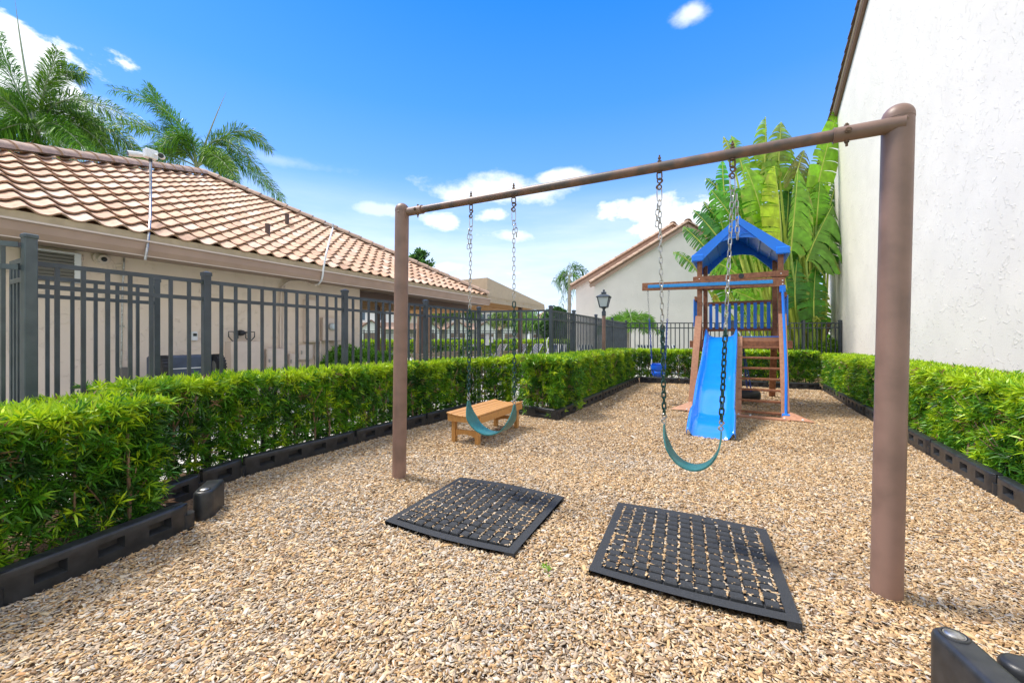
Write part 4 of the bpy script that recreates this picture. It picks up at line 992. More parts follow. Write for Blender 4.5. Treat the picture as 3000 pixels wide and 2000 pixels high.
# upper rails
b = MB(); b.box(Q(Wt/2, -.062, 2.43), (Wt+.22, .038, .10), AX, 0, .004); b.box(Q(Wt/2, Dp+.062, 2.43), (Wt+.10, .038, .10), AX, 0, .004)
for w_ in (-.065, Wt+.065): b.box(Q(w_, Dp/2, 2.43), (.038, Dp+.08, .12), AX, 0, .004)
tr_ = b.build('top_rail', M['wood'], ps)
b = MB(); b.tube([Q(.6, -.082, 2.435), Q(.6, -.088, 2.435)], .045, 20); b.build('oval_plaque', M['black_metal'], tr_)
sbm = MB(); sbm.bar(Q(-.05, -.105, 2.275), Q(2.345, -.105, 2.345), .045, .155, UP, 0, .004); sb_ = sbm.build('swing_beam', M['wood'], ps)
b = MB(); b.bar(Q(.12, -.135, 2.290), Q(2.23, -.135, 2.342), .014, .062, UP, 0, .004)
b.build('blue_strip', M['stripe'], sb_)
# rear railing and side railings
def railing(p0, p1, z0, z1, n, nrm_, side):
    d = (p1-p0).normalized(); b = MB(); ax_ = (d, nrm_, UP)
    for z in (z0, z1): b.box((p0+p1)/2+UP*z, ((p1-p0).length, .04, .085), ax_, 0, .004)
    o_ = b.build('railing', M['wood'], ps)
    b = MB(); l = (p1-p0).length
    for k in range(n): b.box(p0+d*l*(k+.5)/n+nrm_*side+UP*(z0+z1)/2, (l/n*.52, .022, z1-z0-.01), ax_, 0, .003)
    b.build('slats', M['blue'], o_)
railing(Q(Wt-.05, Dp-.02, 0), Q(.05, Dp-.02, 0), 1.50, 2.06, 10, bb_, -.035)
railing(Q(-.075, .02, 0), Q(-.075, Dp, 0), 1.52, 2.07, 10, a, .03)
railing(Q(Wt+.075, .02, 0), Q(Wt+.075, Dp, 0), 1.52, 2.07, 10, a, -.03)
# front board by the ladder
b = MB(); b.box(Q(.31, -.03, 1.27), (.60, .04, .10), AX, 0, .004); k_ = b.build('front_board', M['wood_pale'], ps)
b = MB(); b.box(Q(.31, -.03, 1.328), (.58, .05, .014), AX, 0, .003); b.build('blue_edge', M['blue'], k_)
# ladder
l0, l1 = Q(.64, -.07, 1.33), Q(.66, -.70, -.03)
b = MB(); b.bar(l0, l1, .12, .045, bb_, 0, .004); b.build('ladder_rail', M['wood_pale'], ps)
r0, r1 = Q(-.02, -.07, 1.33), Q(-.02, -.70, -.03)
for k in range(7):
    z = 1.135-k*.178; t_ = (1.33-z)/1.36; p = l0.lerp(l1, t_); q = r0.lerp(r1, t_); q.z = p.z
    b = MB(); b.bar(p+bb_*.02, q+bb_*.02, .085, .035, UP, 0, .004); b.build('rung', M['wood'], ps)
# blue handrail
b = MB(); pts = bez([Q(-.02, -.12, 2.15), Q(-.03, -.14, 1.7), Q(-.04, -.40, 1.1), Q(-.05, -.62, .75), Q(-.02, -.66, .35), Q(-.02, -.76, .06)], 20)
b.tube(pts, .021, 12); hr = b.build('handrail', M['blue'], ps, smooth=True)
b = MB(); b.box(Q(-.02, -.10, 2.16), (.09, .07, .12), AX, 0, .01); b.box(Q(-.02, -.75, .055), (.11, .10, .08), AX, 0, .015); b.build('handrail_end', M['blue'], hr)
# roof
pe = .10; ZP = 3.47; zr = 2.86
b = MB()
def RF(w_, s_, z): return Q(w_, s_, z)
th_ = .03; s0, s1 = -.18, Dp+.14; wm = Wt/2
for sg in (-1, 1):
    we = wm+sg*(Wt/2+pe); zl = zr
    dirv = (RF(we, 0, zl)-RF(wm, 0, ZP)); 
    pts = [RF(wm, s0, ZP), RF(we, s0, zl), RF(we, s1, zl), RF(wm, s1, ZP)]; nn = (pts[1]-pts[0]).cross(pts[3]-pts[0]).normalized(); nn = nn if nn.z > 0 else -nn
    b.slab(pts, -nn*th_)
    for k in range(1, 4):                                 # ridges under the panel
        f_ = k/4; p = RF(wm+(we-wm)*f_, s0+.04, ZP+(zl-ZP)*f_)-nn*.04; q = RF(wm+(we-wm)*f_, s1-.04, ZP+(zl-ZP)*f_)-nn*.04; b.bar(p, q, .03, .022, nn)
b.bar(RF(wm, s0-.005, ZP+.012), RF(wm, s1+.005, ZP+.012), .07, .05, UP, 0, .015)
rf = b.build('roof', M['blue'], ps)
for (s_, dd) in ((s0, -1), (s1, 1)):                       # gable fascia with arch and sunburst
    b = MB(); n = 16; f_w = .11
    for sg in (-1, 1):
        p = RF(wm, s_+dd*.012, ZP+.02); q = RF(wm+sg*(Wt/2+pe+.03), s_+dd*.012, zr-.01); dq = (q-p).normalized()
        b.slab([p, q, q+UP*(-.13)+(-dq)*.05, RF(wm+sg*(Wt/2-.04), s_+dd*.012, zr-.11), RF(wm, s_+dd*.012, ZP-.11)], bb_*(-dd*.03))
    # sunburst infill panel over an arch
    hw = .42
    for k in range(n):
        x0 = -hw+2*hw*k/n; x1 = -hw+2*hw*(k+1)/n
        ar = lambda x: ZP-.45+.10*(1-(x/hw)**2); tp_ = lambda x: ZP-.10-abs(x)*(ZP-zr)/(Wt/2+pe)
        z00, z01, z10, z11 = ar(x0), ar(x1), tp_(x0), tp_(x1)
        z00 = min(z00, z10-.01); z01 = min(z01, z11-.01)
        b.slab([RF(wm+x0, s_-dd*.020, z00), RF(wm+x1, s_-dd*.020, z01), RF(wm+x1, s_-dd*.020, z11), RF(wm+x0, s_-dd*.020, z10)], bb_*(-dd*.015))
    for k in range(9):
        an = R(8+k*20.5); c = RF(wm, s_-dd*.010, ZP-.30); r_ = .10 if k not in (0, 8) else .16
        e = c-a*math.cos(an)*r_*1.25+UP*math.sin(an)*r_*.95; b.bar(c-a*math.cos(an)*.04+UP*math.sin(an)*.04, e, .014, .024, bb_)
    b.tube([RF(wm, s_-dd*.02, ZP-.30), RF(wm, s_+dd*.012, ZP-.30)], .036, 16)
    # eave corner block
    for sg in (-1, 1): b.box(RF(wm+sg*(Wt/2+.02), s_+dd*.002, zr-.045), (.20, .05, .12), AX, 0, .012)
    b.build('gable_trim', M['blue'], rf)
for sg in (-1, 1):
    b = MB(); b.box(RF(wm+sg*(Wt/2+pe+.01), (s0+s1)/2, zr-.05), (.03, s1-s0, .12), AX, 0, .008); b.build('eave_trim', M['blue'], rf)
# slide
n = 30; prof_s = []; wc_, hw_ = .93, .255
cols = [(-1.06, .0, 1), (-1.10, .10, 1), (-1.0, .15, 1), (-.90, .12, 1), (-.82, .03, 1), (-.6, .0, 0), (-.3, -.008, 0), (0, -.010, 0), (.3, -.008, 0), (.6, 0, 0), (.82, .03, 1), (.90, .12, 1), (1.0, .15, 1), (1.10, .10, 1), (1.06, 0, 1)]
b = MB(); vs = []
for i in range(n+1):
    t_ = i/n; s_ = .02-2.70*t_
    if t_ < .06: z = 1.34-.10*(t_/.06)**2
    elif t_ < .80: q = (t_-.06)/.74; z = 1.24-1.03*(q**1.0)-.05*math.sin(q*2*math.pi)
    else: q = (t_-.80)/.20; z = .21-.20*q**2.2-.0*q
    z = z if t_ < .8 else .21-.10*q-.13*q**3
    up = 1.0 if t_ > .05 else 1.0
    flare = 1.0+(.06 if t_ > .8 else 0)*min(1, (t_-.8)/.04)
    hump = .75+.35*math.exp(-((t_-.01)/.05)**2)+.25*math.exp(-((t_-.84)/.07)**2)
    
    for (cx_, cz, e) in cols: vs.append(Q(wc_-cx_*hw_*flare+.02*t_, s_, z+cz*hump*(1 if e else 1)))
k = len(cols); fs = [(i*k+j, i*k+j+1, (i+1)*k+j+1, (i+1)*k+j) for i in range(n) for j in range(k-1)]
b.add(vs, fs)
# curl the lip down at the end

sl = b.build('slide', M['slideblue'], ps, smooth=True)
so = sl.modifiers.new('s', 'SOLIDIFY'); so.thickness = .012; so.offset = -1
sl.data.set_sharp_from_angle(angle=R(75)); ss_ = sl.modifiers.new('sub', 'SUBSURF'); ss_.levels = 1; ss_.render_levels = 1
# white screws + ground boards
b = MB()
for (w_, s_, z) in ((Wt, -.085, 2.43), (0.0, -.085, 2.43), (-.02, -.13, 2.30), (-.02, -.13, 2.24), (Wt+.03, -.1, 1.62), (Wt-.03, -.1, 1.62), (-.02, -.1, 1.6)): b.sphere(Q(w_, s_, z), .012, 0, 8)
b.build('bolt_heads', M['white_plastic'], ps, smooth=True)
g0_ = G(1963, 1200); g1_ = G(2387, 1241); b = MB(); dd = (g1_-g0_).normalized()
b.bar(g0_+dd*.3+UP*.0, g1_-dd*.3+UP*.0, .12, .07, UP, 0, .01); b.build('ground_board', M['wood_pale'], ps)
b = MB(); nn = Vector((-dd.y, dd.x, 0))
for (p, q, r_) in ((g0_, g0_+dd*.45, Q(Wt+.09, -.60, .16)), (g1_, g1_-dd*.42, Q(-.02, -.68, .14))): b = MB(); b.slab([p+UP*.02, q+UP*.02, r_], nn*.04); b.build('corner_brace', M['wood_pale'], ps)
b = MB()
for f_ in (.14, .52, .60, .82, .93): b.sphere(g0_.lerp(g1_, f_)+UP*.045-nn*.04, .017, 0, 8)
b.build('bolt_heads', M['white_plastic'], ps, smooth=True)
# bucket swing
h0, h1 = Q(2.237, -.105, 2.262), Q(1.837, -.105, 2.25)
cb = P(1929, 1084, (h0.y+h1.y)/2); root = thing('bucket_swing', 'blue toddler bucket swing hanging from the playset beam', 'toddler swing', cb)
for h_ in (h0, h1): b = MB(); b.tube([h_+UP*.0, h_-UP*.03], .012, 8); link(b, h_-UP*.05, UP, a, .05, .03, .004); b.build('hanger', M['steel'], root, smooth=True)
e_ = []
for (h_, sg) in ((h0, 1), (h1, -1)):
    e = cb-a*.13*sg+UP*.22; m_ = h_.lerp(e, .42)
    b = MB(); chain(b, h_-UP*.07, m_, .045, .022, .0035); b.build('chain', M['steel'], root); b = MB(); chain(b, m_, e, .045, .024, .0055); b.build('coated_chain', M['bluecoat'], root)
    b = MB()
    for s_ in (-.09, .09): b.tube([e, cb-a*.125*sg+bb_*s_+UP*.11], .004, 6)
    b.build('rope', M['white_plastic'], root); e_.append(e)
b = MB(); n = 24; vs = []; lay = [(.145, .13), (.150, .10), (.148, .03), (.135, -.02)]
for (r_, z) in lay:
    for k in range(n): an = 2*math.pi*k/n; vs.append(cb+a*math.cos(an)*r_*.95+bb_*math.sin(an)*r_*.85+UP*(z-(.035 if math.sin(an) < -.3 and z > .12 else 0)))
fs = [(i*n+k, i*n+(k+1) % n, (i+1)*n+(k+1) % n, (i+1)*n+k) for i in range(3) for k in range(n)]
b.add(vs, fs)
for sgx in (-1, 1): pass
for an0 in (R(-90), R(90), 0, math.pi):                      # straps meeting under the seat, leaving leg holes
    ww = .085 if abs(math.sin(an0)) > .5 else .055; pr = [(.130, -.015), (.115, -.08), (.07, -.125), (0, -.135)]; dv_ = a*math.cos(an0)*.95+bb_*math.sin(an0)*.85; sv = UP.cross(dv_).normalized()
    vs = [cb+dv_*r_+UP*z+sv*s_*ww*.8 for (r_, z) in pr for s_ in (-1, 1)]; b.add(vs, [(2*i, 2*i+1, 2*i+3, 2*i+2) for i in range(3)])
o_ = b.build('seat', M['bucket'], root, smooth=True); so = o_.modifiers.new('s', 'SOLIDIFY'); so.thickness = .009; so.offset = 0
# tyre swing
tc_ = P(2176, 1160, 8.05); tc_.z = .17
root = thing('tyre_swing', 'black tyre swing lying flat on blue chains under the play tower', 'tyre swing', tc_)
b = MB(); n = 32; m_ = 12; vs = []
for i in range(n):
    an = 2*math.pi*i/n; cdir_ = Vector((math.cos(an), math.sin(an), 0))
    for j in range(m_): be = 2*math.pi*j/m_; sx = math.copysign(abs(math.cos(be))**.6, math.cos(be)); sz = math.copysign(abs(math.sin(be))**.6, math.sin(be)); vs.append(tc_+cdir_*(.23+.085*sx)+UP*.09*sz)
b.add(vs, [(i*m_+j, ((i+1) % n)*m_+j, ((i+1) % n)*m_+(j+1) % m_, i*m_+(j+1) % m_) for i in range(n) for j in range(m_)])
b.build('tyre', M['tyre'], root, smooth=True)
for k in range(3):
    an = R(-80+120*k); p = tc_+Vector((math.cos(an)*.23, math.sin(an)*.23, .09)); b = MB(); chain(b, p, tc_+UP*1.0, .045, .024, .0055); b.build('chain', M['bluecoat'], root)

# ================================================================== RIGHT WHITE BUILDING
wb = (Vector((11.15, 13.6, 0))-Vector((6.99, 5.5, 0))).normalized(); wn = Vector((wb.y, -wb.x, 0))   # wn into the building
W0 = Vector((11.15, 13.45, 0)); far = onlineX(W0, wb, 2415); sfar = (far-W0).dot(wb)
def rk(x, y): p = onlineX(W0, wb, x); p.z = H+(YH-y)*p.y/F; return p
ra, rb = rk(2478, 250), rk(2545, 0); rs = (rb.z-ra.z)/((ra-rb).dot(wb)); far.z = ra.z-rs*((far-ra).dot(wb))
bld = thing('white_house', 'tall white stucco building with a tiled rake along the right side', 'building', Vector((far.x, far.y, 0)))
near = far-wb*26; near.z = 0
ridge = far-wb*13; ridge.z = far.z+rs*13
nearE = Vector((near.x, near.y, far.z))
f0_ = Vector((far.x, far.y, -.1)); n0_ = Vector((near.x, near.y, -.1))
b = MB(); b.slab([f0_, n0_, nearE, ridge, far], wn*9); b.build('wall', M['stucco_white'], bld)
du = (ridge-far).normalized(); upn = du.cross(wn); upn = upn if upn.z > 0 else -upn; upn.normalize()
ou = far-du*.55
b = MB(); b.slab([ou-wn*.10+upn*.02, ridge-wn*.10+upn*.02, ridge-wn*.10+upn*.20, ou-wn*.10+upn*.20], wn*.09); b.build('rake_board', M['trim'], bld)
b = MB(); b.slab([ou-wn*.14+upn*.14, ridge-wn*.14+upn*.14, ridge-wn*.14+upn*.20, ou-wn*.14+upn*.20], wn*.045); b.build('rake_trim', M['tan_light'], bld)
b = MB(); b.cur = (.45, .3, .2); b.slab([ou-wn*.12+upn*.205, ridge-wn*.12+upn*.205, ridge+wn*9+upn*.205, ou+wn*9+upn*.205], upn*.03); rdn = far-wb*26.5; rdn.z = far.z
b.slab([ridge-wn*.12+upn*.205, rdn-wn*.12+UP*.2, rdn+wn*9+UP*.2, ridge+wn*9+upn*.205], UP*.03); b.cur = None; b.build('roof', M['tile'], bld)
b = MB(); barrel_run(ou-wn*.10+upn*.22, ridge-wn*.10+upn*.22, 38, .11, upn, b); barrel_run(ou+wn*.18+upn*.22, ridge+wn*.18+upn*.22, 38, .11, upn, b); b.build('rake_tiles', M['tile'], bld, smooth=True)

# ================================================================== MIDDLE GABLE HOUSE
def far_house(label, Yd, xl, xr, ypk, xpk, yev, xoff=0, Dp_=8, m='stucco_far', name='gable_house'):
    pL = P(xl, 1000, Yd); pR = P(xr, 1000, Yd); pk_ = P(xpk, ypk, Yd); ze = P(0, yev, Yd).z
    root = thing(name, label, 'house', Vector((pL.x, Yd, 0)))
    b = MB(); pts = [Vector((pL.x, Yd, -.1)), Vector((pR.x, Yd, -.1)), Vector((pR.x, Yd, ze)), Vector((pk_.x, Yd, pk_.z)), Vector((pL.x, Yd, ze))]
    b.slab(pts, Vector((Dp_*.55, Dp_*.83, 0))); b.build('wall', M[m], root)
    dl = (Vector((pL.x, Yd, ze))-Vector((pk_.x, Yd, pk_.z))); dr = (Vector((pR.x, Yd, ze))-Vector((pk_.x, Yd, pk_.z)))
    b = MB(); b.cur = (.44, .28, .2); bk_ = Vector((Dp_*.55, Dp_*.83, 0)); fr_ = Vector((0, -.18, 0)); pkp = Vector((pk_.x, Yd, pk_.z+.06))
    for d in (dl, dr):
        e = pkp+d*1.06; b.slab([pkp+fr_, e+fr_, e+bk_, pkp+bk_], UP*.14)
    b.cur = None; b.build('roof', M['tile'], root)
    b = MB()
    for d in (dl, dr): b.bar(pkp+fr_*1.2-UP*.07, pkp+d*1.06+fr_*1.2-UP*.07, .05, .16, UP)
    b.build('rake_board', M['tan_metal'], root)
    b = MB()
    for d in (dl, dr): barrel_run(pkp+d*1.06+fr_*1.1+UP*.12, pkp+fr_*1.1+UP*.12, 18, .14, UP, b)
    barrel_run(pkp+fr_*1.4+UP*.14, pkp+bk_+UP*.14, 14, .18, UP, b)
    b.build('rake_tiles', M['tile'], root, smooth=True)
    return root
far_house('cream gable house wall behind the far fence, nearer of the two', 21.5, 1742, 2290, 664, 2009, 830)
far_house('cream gable house set slightly behind and left of the nearer one', 23.5, 1687, 2230, 670, 1966, 838)

# ================================================================== BACKGROUND BEYOND THE POOL
fence_run('thin black fence on the far side of the pool', [Vector((x, 27.5, 0)) for x in np.linspace(-15, 16, 14)], 1.88, .15, .14, 'black_metal', .022, .07)
hedge('low clipped hedge behind the far pool fence', [Vector((-14, 28.3, 0)), Vector((16, 28.3, 0))], 1.18, .6, 55, .7, 9, .22, .07, see=.2)
def town(label, x0, x1, Yd, gab, wins, m='stucco_house', top=6.1):
    X0 = (x0-1500)*Yd/F; X1 = (x1-1500)*Yd/F; root = thing('townhouse', label, 'house', (X0, Yd, 0))
    b = MB(); b.box(((X0+X1)/2, Yd+4, top/2), (X1-X0, 8, top)); b.build('wall', M[m], root)
    b = MB(); b.cur = (.46, .30, .22); e = .5; zt = top
    b.add([(X0-e, Yd-e, zt), (X1+e, Yd-e, zt), (X1+e, Yd+8.5, zt), (X0-e, Yd+8.5, zt), (X0+3, Yd+4, zt+2), (X1-3, Yd+4, zt+2)], [(0, 1, 5, 4), (1, 2, 5), (2, 3, 4, 5), (3, 0, 4), (0, 1, 2, 3)])
    b.add([(X0, Yd-1.4, 2.75), (X1, Yd-1.4, 2.75), (X1, Yd, 3.75), (X0, Yd, 3.75)], [(0, 1, 2, 3)])
    b.cur = None; b.build('roof', M['tile'], root)
    for g in gab:
        gx = (g-1500)*Yd/F; b = MB(); b.slab([(gx-1.5, Yd-1.6, 0), (gx+1.5, Yd-1.6, 0), (gx+1.5, Yd-1.6, 2.8), (gx, Yd-1.6, 3.9), (gx-1.5, Yd-1.6, 2.8)], (0, 1.6, 0)); b.build('porch_gable', M['stucco_house_white'], root)
        b = MB()
        for s_ in (-1, 1): b.bar((gx, Yd-1.75, 4.0), (gx+s_*1.8, Yd-1.75, 2.72), .3, .16)
        b.build('gable_edge', M['trim'], root)
        b = MB(); b.box((gx, Yd-1.63, 1.1), (2.2, .05, 2.1)); b.build('garage_door', M['garage'], root)
    for g in wins:
        gx = (g-1500)*Yd/F; b = MB(); b.box((gx, Yd-.03, 4.65), (1.2, .1, 1.3)); w_ = b.build('window', M['white_plastic'], root); b = MB(); b.box((gx, Yd-.06, 4.65), (1.0, .1, 1.1)); b.build('pane', M['glass'], w_)
town('pale townhouse with two porch gables behind the left part of the pool', 1180, 1395, 60, (1262, 1345), (1268, 1300, 1330, 1372))
town('peach townhouse with porch gables behind the sunbeds', 1400, 1545, 62, (1427, 1500), (1412, 1437, 1480, 1512))
town('small townhouse with a low red roof right of the canopy post', 1552, 1680, 70, (1580,), (1570, 1600), 'stucco_house_white', 4.6)
town('pale townhouse seen under the porch roof at the left', 960, 1170, 58, (1010, 1100), (1000, 1060, 1120), 'stucco_house_white', 5.8)
def car(label, x, Yd, m, ln=4.5, name='parked_car'):
    X = (x-1500)*Yd/F; root = thing(name, label, 'car', (X, Yd, 0), 'cars parked beyond the pool'); h = ln/2
    pr = [(-h, .35), (-h, .75), (-h*.92, .85), (-h*.62, .95), (-h*.38, 1.42), (h*.25, 1.46), (h*.58, .98), (h*.95, .85), (h, .7), (h, .35)]
    b = MB(); b.slab([(X+u, Yd-.9, z) for u, z in pr], (0, 1.8, 0)); b.build('body', m, root)
    b = MB(); b.slab([(X+u, Yd-.92, z) for u, z in ((-h*.56, .97), (-h*.36, 1.36), (h*.22, 1.39), (h*.50, .99))], (0, 1.84, 0)); b.build('windows', M['glass'], root)
    for s_ in (-.62, .62):
        b = MB(); b.tube([(X+h*s_, Yd-.93, .33), (X+h*s_, Yd-.7, .33)], .33, 18); wv = b.build('wheel', M['tyre'], root, smooth=True); b = MB(); b.tube([(X+h*s_, Yd-.945, .33), (X+h*s_, Yd-.93, .33)], .19, 12); b.build('rim', M['steel'], wv)
paints = [mat('silver_car_paint', (.6, .62, .65), .25, .3, coat=.5), mat('white_car_paint', (.8, .8, .82), .25, coat=.5), mat('navy_car_paint', (.03, .06, .16), .2, coat=.5)]
for (lb_, x, Yd, i) in (('white car parked beyond the pool, seen left of the corner fence post', 1335, 40, 1), ('dark blue car parked beyond the two white boards', 1425, 41, 2), ('silver car parked right of the dark blue car', 1515, 40, 0), ('white car parked behind the rightmost sunbed', 1590, 40, 1), ('dark car parked far left beyond the porch', 1190, 41, 2)): car(lb_, x, Yd, paints[i])
# pool loungers
def lounger(label, x, Yd, s1m, s2m, yb=1072, back=.62, rot=0, group='strap sunbeds by the pool'):
    X = (x-1500)*Yd/F; root = thing('sunbed', label, 'sunbed', (X, Yd, 0), group)
    cx = Vector((X, Yd, 0)); r_ = Matrix.Rotation(rot, 3, 'Z'); ux = r_@Vector((1, 0, 0)); uy = r_@Vector((0, 1, 0))
    b = MB()
    for s_ in (-.32, .32):
        b.tube([cx+ux*s_-uy*1.2+UP*.34, cx+ux*s_+UP*.34, cx+ux*s_+uy*.25+UP*.34], .02, 6); b.tube([cx+ux*s_+UP*.34, cx+ux*s_+uy*.42+UP*(.34+back)], .02, 6)
        for t_ in (-1.1, .2): b.tube([cx+ux*s_+uy*t_+UP*.34, cx+ux*s_+uy*t_], .02, 6)
    b.tube([cx-ux*.32+uy*.42+UP*(.34+back), cx+ux*.32+uy*.42+UP*(.34+back)], .02, 6); b.build('frame', M['strap_white'], root)
    b1, b2 = MB(), MB()
    for k in range(10):
        s_ = -.30+.6*(k+.5)/10; t = (b1, b2)[k % 2]; ww = .058
        t.slab([cx+ux*(s_-ww/2)+uy*.03+UP*.36, cx+ux*(s_+ww/2)+uy*.03+UP*.36, cx+ux*(s_+ww/2)+uy*.42+UP*(.34+back), cx+ux*(s_-ww/2)+uy*.42+UP*(.34+back)], -uy*.012)
        t.box(cx+ux*s_-uy*.58+UP*.36, (ww, 1.2, .012), (ux, uy, UP))
    b1.build('light_straps', M[s1m], root); b2.build('dark_straps', M[s2m], root)
for i, (x, Y_) in enumerate(((1450, 17.5), (1512, 18), (1556, 18.5), (1602, 17.5))):
    lounger('white sunbed with dark stripes behind the corner fence panel, '+ordn[i]+' from the left', x, Y_, 'strap_white', 'navy', back=.72, rot=R(-62))
for i, (x, Y_) in enumerate(((1896, 15.6), (1966, 15.4), (1640, 16.5), (1720, 16))):
    lounger('blue and white striped sunbed behind the far fence, '+('left one of the pair', 'right one of the pair', 'left one behind the dense fence', 'right one behind the dense fence')[i], x, Y_, 'strap_white', 'strap_navy', back=.72)
def strapchair(label, x, Yd, rot):
    X = (x-1500)*Yd/F; cx = Vector((X, Yd, 0)); root = thing('patio_chair', label, 'chair', cx, 'tan patio chairs behind the hedge'); r_ = Matrix.Rotation(rot, 3, 'Z'); ux = r_@Vector((1, 0, 0)); uy = r_@Vector((0, 1, 0))
    b = MB()
    for s_ in (-.28, .28): b.tube([cx+ux*s_-uy*.25, cx+ux*s_-uy*.25+UP*.62, cx+ux*s_+uy*.1+UP*.66, cx+ux*s_+uy*.3+UP*.4, cx+ux*s_+uy*.3], .014, 6); b.tube([cx+ux*s_+uy*.15+UP*.4, cx+ux*s_+uy*.32+UP*.85, cx+ux*s_+uy*.40+UP*.93], .014, 6)
    b.build('frame', M['strap_tan'], root); b = MB()
    for k in range(7): z = .45+k*.07; b.box(cx+uy*(.17+k*.028)+UP*z, (.56, .012, .045), (ux, uy, UP))
    for k in range(6): b.box(cx+uy*(-.22+k*.07)+UP*.41, (.56, .045, .012), (ux, uy, UP))
    b.build('straps', M['strap_tan'], root)
for i, (x, Y_, r_) in enumerate(((1252, 10.6, .9), (1278, 11, .9), (1312, 11.6, .8), (1330, 12, .8), (1342, 12.5, .8), (1393, 13, .3), (1478, 13.2, -.4))): strapchair('tan strap patio chair behind the hedge, '+ordn[i]+' from the left', x, Y_, r_)
# notice boards
for i, x in enumerate((1427.5, 1441)):
    p = P(x, 990, 15.5); root = thing('notice_board', ('larger left' if i == 0 else 'narrow right')+' white board on the corner fence seen beside the post', 'sign', p)
    b = MB(); b.box(P(x, 995, 15.5), (.15 if i == 0 else .10, .02, .43 if i == 0 else .22)); b.build('board', M['white_plastic'], root)
    b = MB()
    for s_ in (-1, 1): b.box(P(x, 982, 15.48)+Vector((s_*.04, -.006, .0)), (.022, .012, .03))
    b.build('clip', M['grille'], root)
# pool ladder loops
root = thing('pool_handrail', 'white bent pool handrail seen left of the corner post', 'handrail', P(1605, 1040, 16.))
b = MB(); b.tube(bez([P(1608, 1040, 16), P(1596, 1000, 16), P(1604, 985, 16), P(1612, 990, 16)], 10), .02, 8); b.build('rail', M['white_plastic'], root, smooth=True)

# ================================================================== PALMS AND TREES
def frond(cb, rib, base, pts_, nleaf, Ll, Wl, c1, c2, brush=True, hang=.5):
    pts = bez(pts_, 16); rib.tube(pts, [.035*(1-i/18)+.006 for i in range(17)], 6)
    n = nleaf; t = rng.uniform(.16, 1.0, n); idx = t*16; i0 = np.clip(idx.astype(int), 0, 15); fr = (idx-i0)[:, None]; arr = np.array([list(p) for p in pts])
    pos = arr[i0]*(1-fr)+arr[i0+1]*fr; tg = arr[i0+1]-arr[i0]; tg /= np.linalg.norm(tg, axis=1)[:, None]
    r = rng.normal(size=(n, 3)); r -= (r*tg).sum(1)[:, None]*tg
    if not brush: r[:, 2] *= .25
    r /= np.linalg.norm(r, axis=1)[:, None]
    d = r*.85+tg*.75; d /= np.linalg.norm(d, axis=1)[:, None]
    ln = Ll*(.45+.75*np.sin(np.clip(t, .0, 1)*math.pi*.85+.3))*rng.uniform(.8, 1.15, n); ln = ln[:, None]
    mid = pos+d*ln*.55; tip = pos+d*ln*.9; tip[:, 2] -= (ln[:, 0]*hang*rng.uniform(.5, 1.1, n))
    s_ = np.cross(d, rng.normal(size=(n, 3))); s_ /= np.linalg.norm(s_, axis=1)[:, None]
    V = np.stack([pos, mid+s_*Wl/2, tip, mid-s_*Wl/2], 1).reshape(-1, 3)
    m = np.clip(rng.normal(.5, .3, n), 0, 1)[:, None]; c = np.array(c1)*(1-m)+np.array(c2)*m; c = np.concatenate([c, np.ones((n, 1))], 1)
    cb.append((V, np.repeat(c, 4, 0)))
def palm(label, base, crown, fr_px, spear=None, Ll=.5, Wl=.035, nleaf=330, c1=(.03, .11, .03), c2=(.24, .44, .03), name='palm_tree', tr=.16, cs=1.1, brush=True, hang=.35, extra=0, spread=2.6):
    root = thing(name, label, 'palm tree', base); crown = Vector(crown)
    b = MB(); b.tube([base-UP*.1, base.lerp(crown-UP*cs, .5), crown-UP*cs], [tr*1.25, tr, tr*.95], 16); b.build('trunk', M['palmtrunk'], root, smooth=True)
    b = MB(); b.tube([crown-UP*cs, crown-UP*cs*.6, crown], [tr*1.05, tr*1.1, tr*.55], 14); b.build('crownshaft', M['crown'], root, smooth=True)
    cb = []; rib = MB()
    for k, (cpx, tpx, dy) in enumerate(fr_px):
        t_ = P(*tpx, crown.y+dy); c_ = P(*cpx, crown.y+dy*.55); mix = .55 if k % 3 else .85
        cc2 = (.20, .46, .02) if k % 3 == 0 else c2
        frond(cb, rib, crown, [crown, crown.lerp(c_, .5)+UP*.1, c_, t_], nleaf, Ll, Wl, c1, cc2, brush, hang)
    for k in range(extra):
        an = 2*math.pi*k/extra+random.uniform(-.3, .3); el = random.uniform(.1, .9); d = Vector((math.cos(an), math.sin(an), 0)); sp = spread*random.uniform(.85, 1.1)
        frond(cb, rib, crown, [crown, crown+d*sp*.35+UP*sp*el*.5, crown+d*sp*.75+UP*sp*el*.5, crown+d*sp+UP*sp*(el*.3-.35)], nleaf, Ll, Wl, c1, c2, brush, hang)
    V = np.concatenate([q[0] for q in cb]); c = np.concatenate([q[1] for q in cb])
    npmesh('fronds', V, np.arange(len(V)).reshape(-1, 4), M['palm'], c, root); rib.build('frond_stems', M['crown'], root, smooth=True)
    if spear: b = MB(); s_ = P(*spear, crown.y); b.tube(bez([crown, crown.lerp(s_, .5)+Vector((-.12, 0, 0)), s_], 8), [.05, .045, .04, .035, .03, .025, .02, .012, .004], 8); b.build('spear_leaf', M['crown'], root, smooth=True)
    return root
cr = P(108, 385, 15.2)
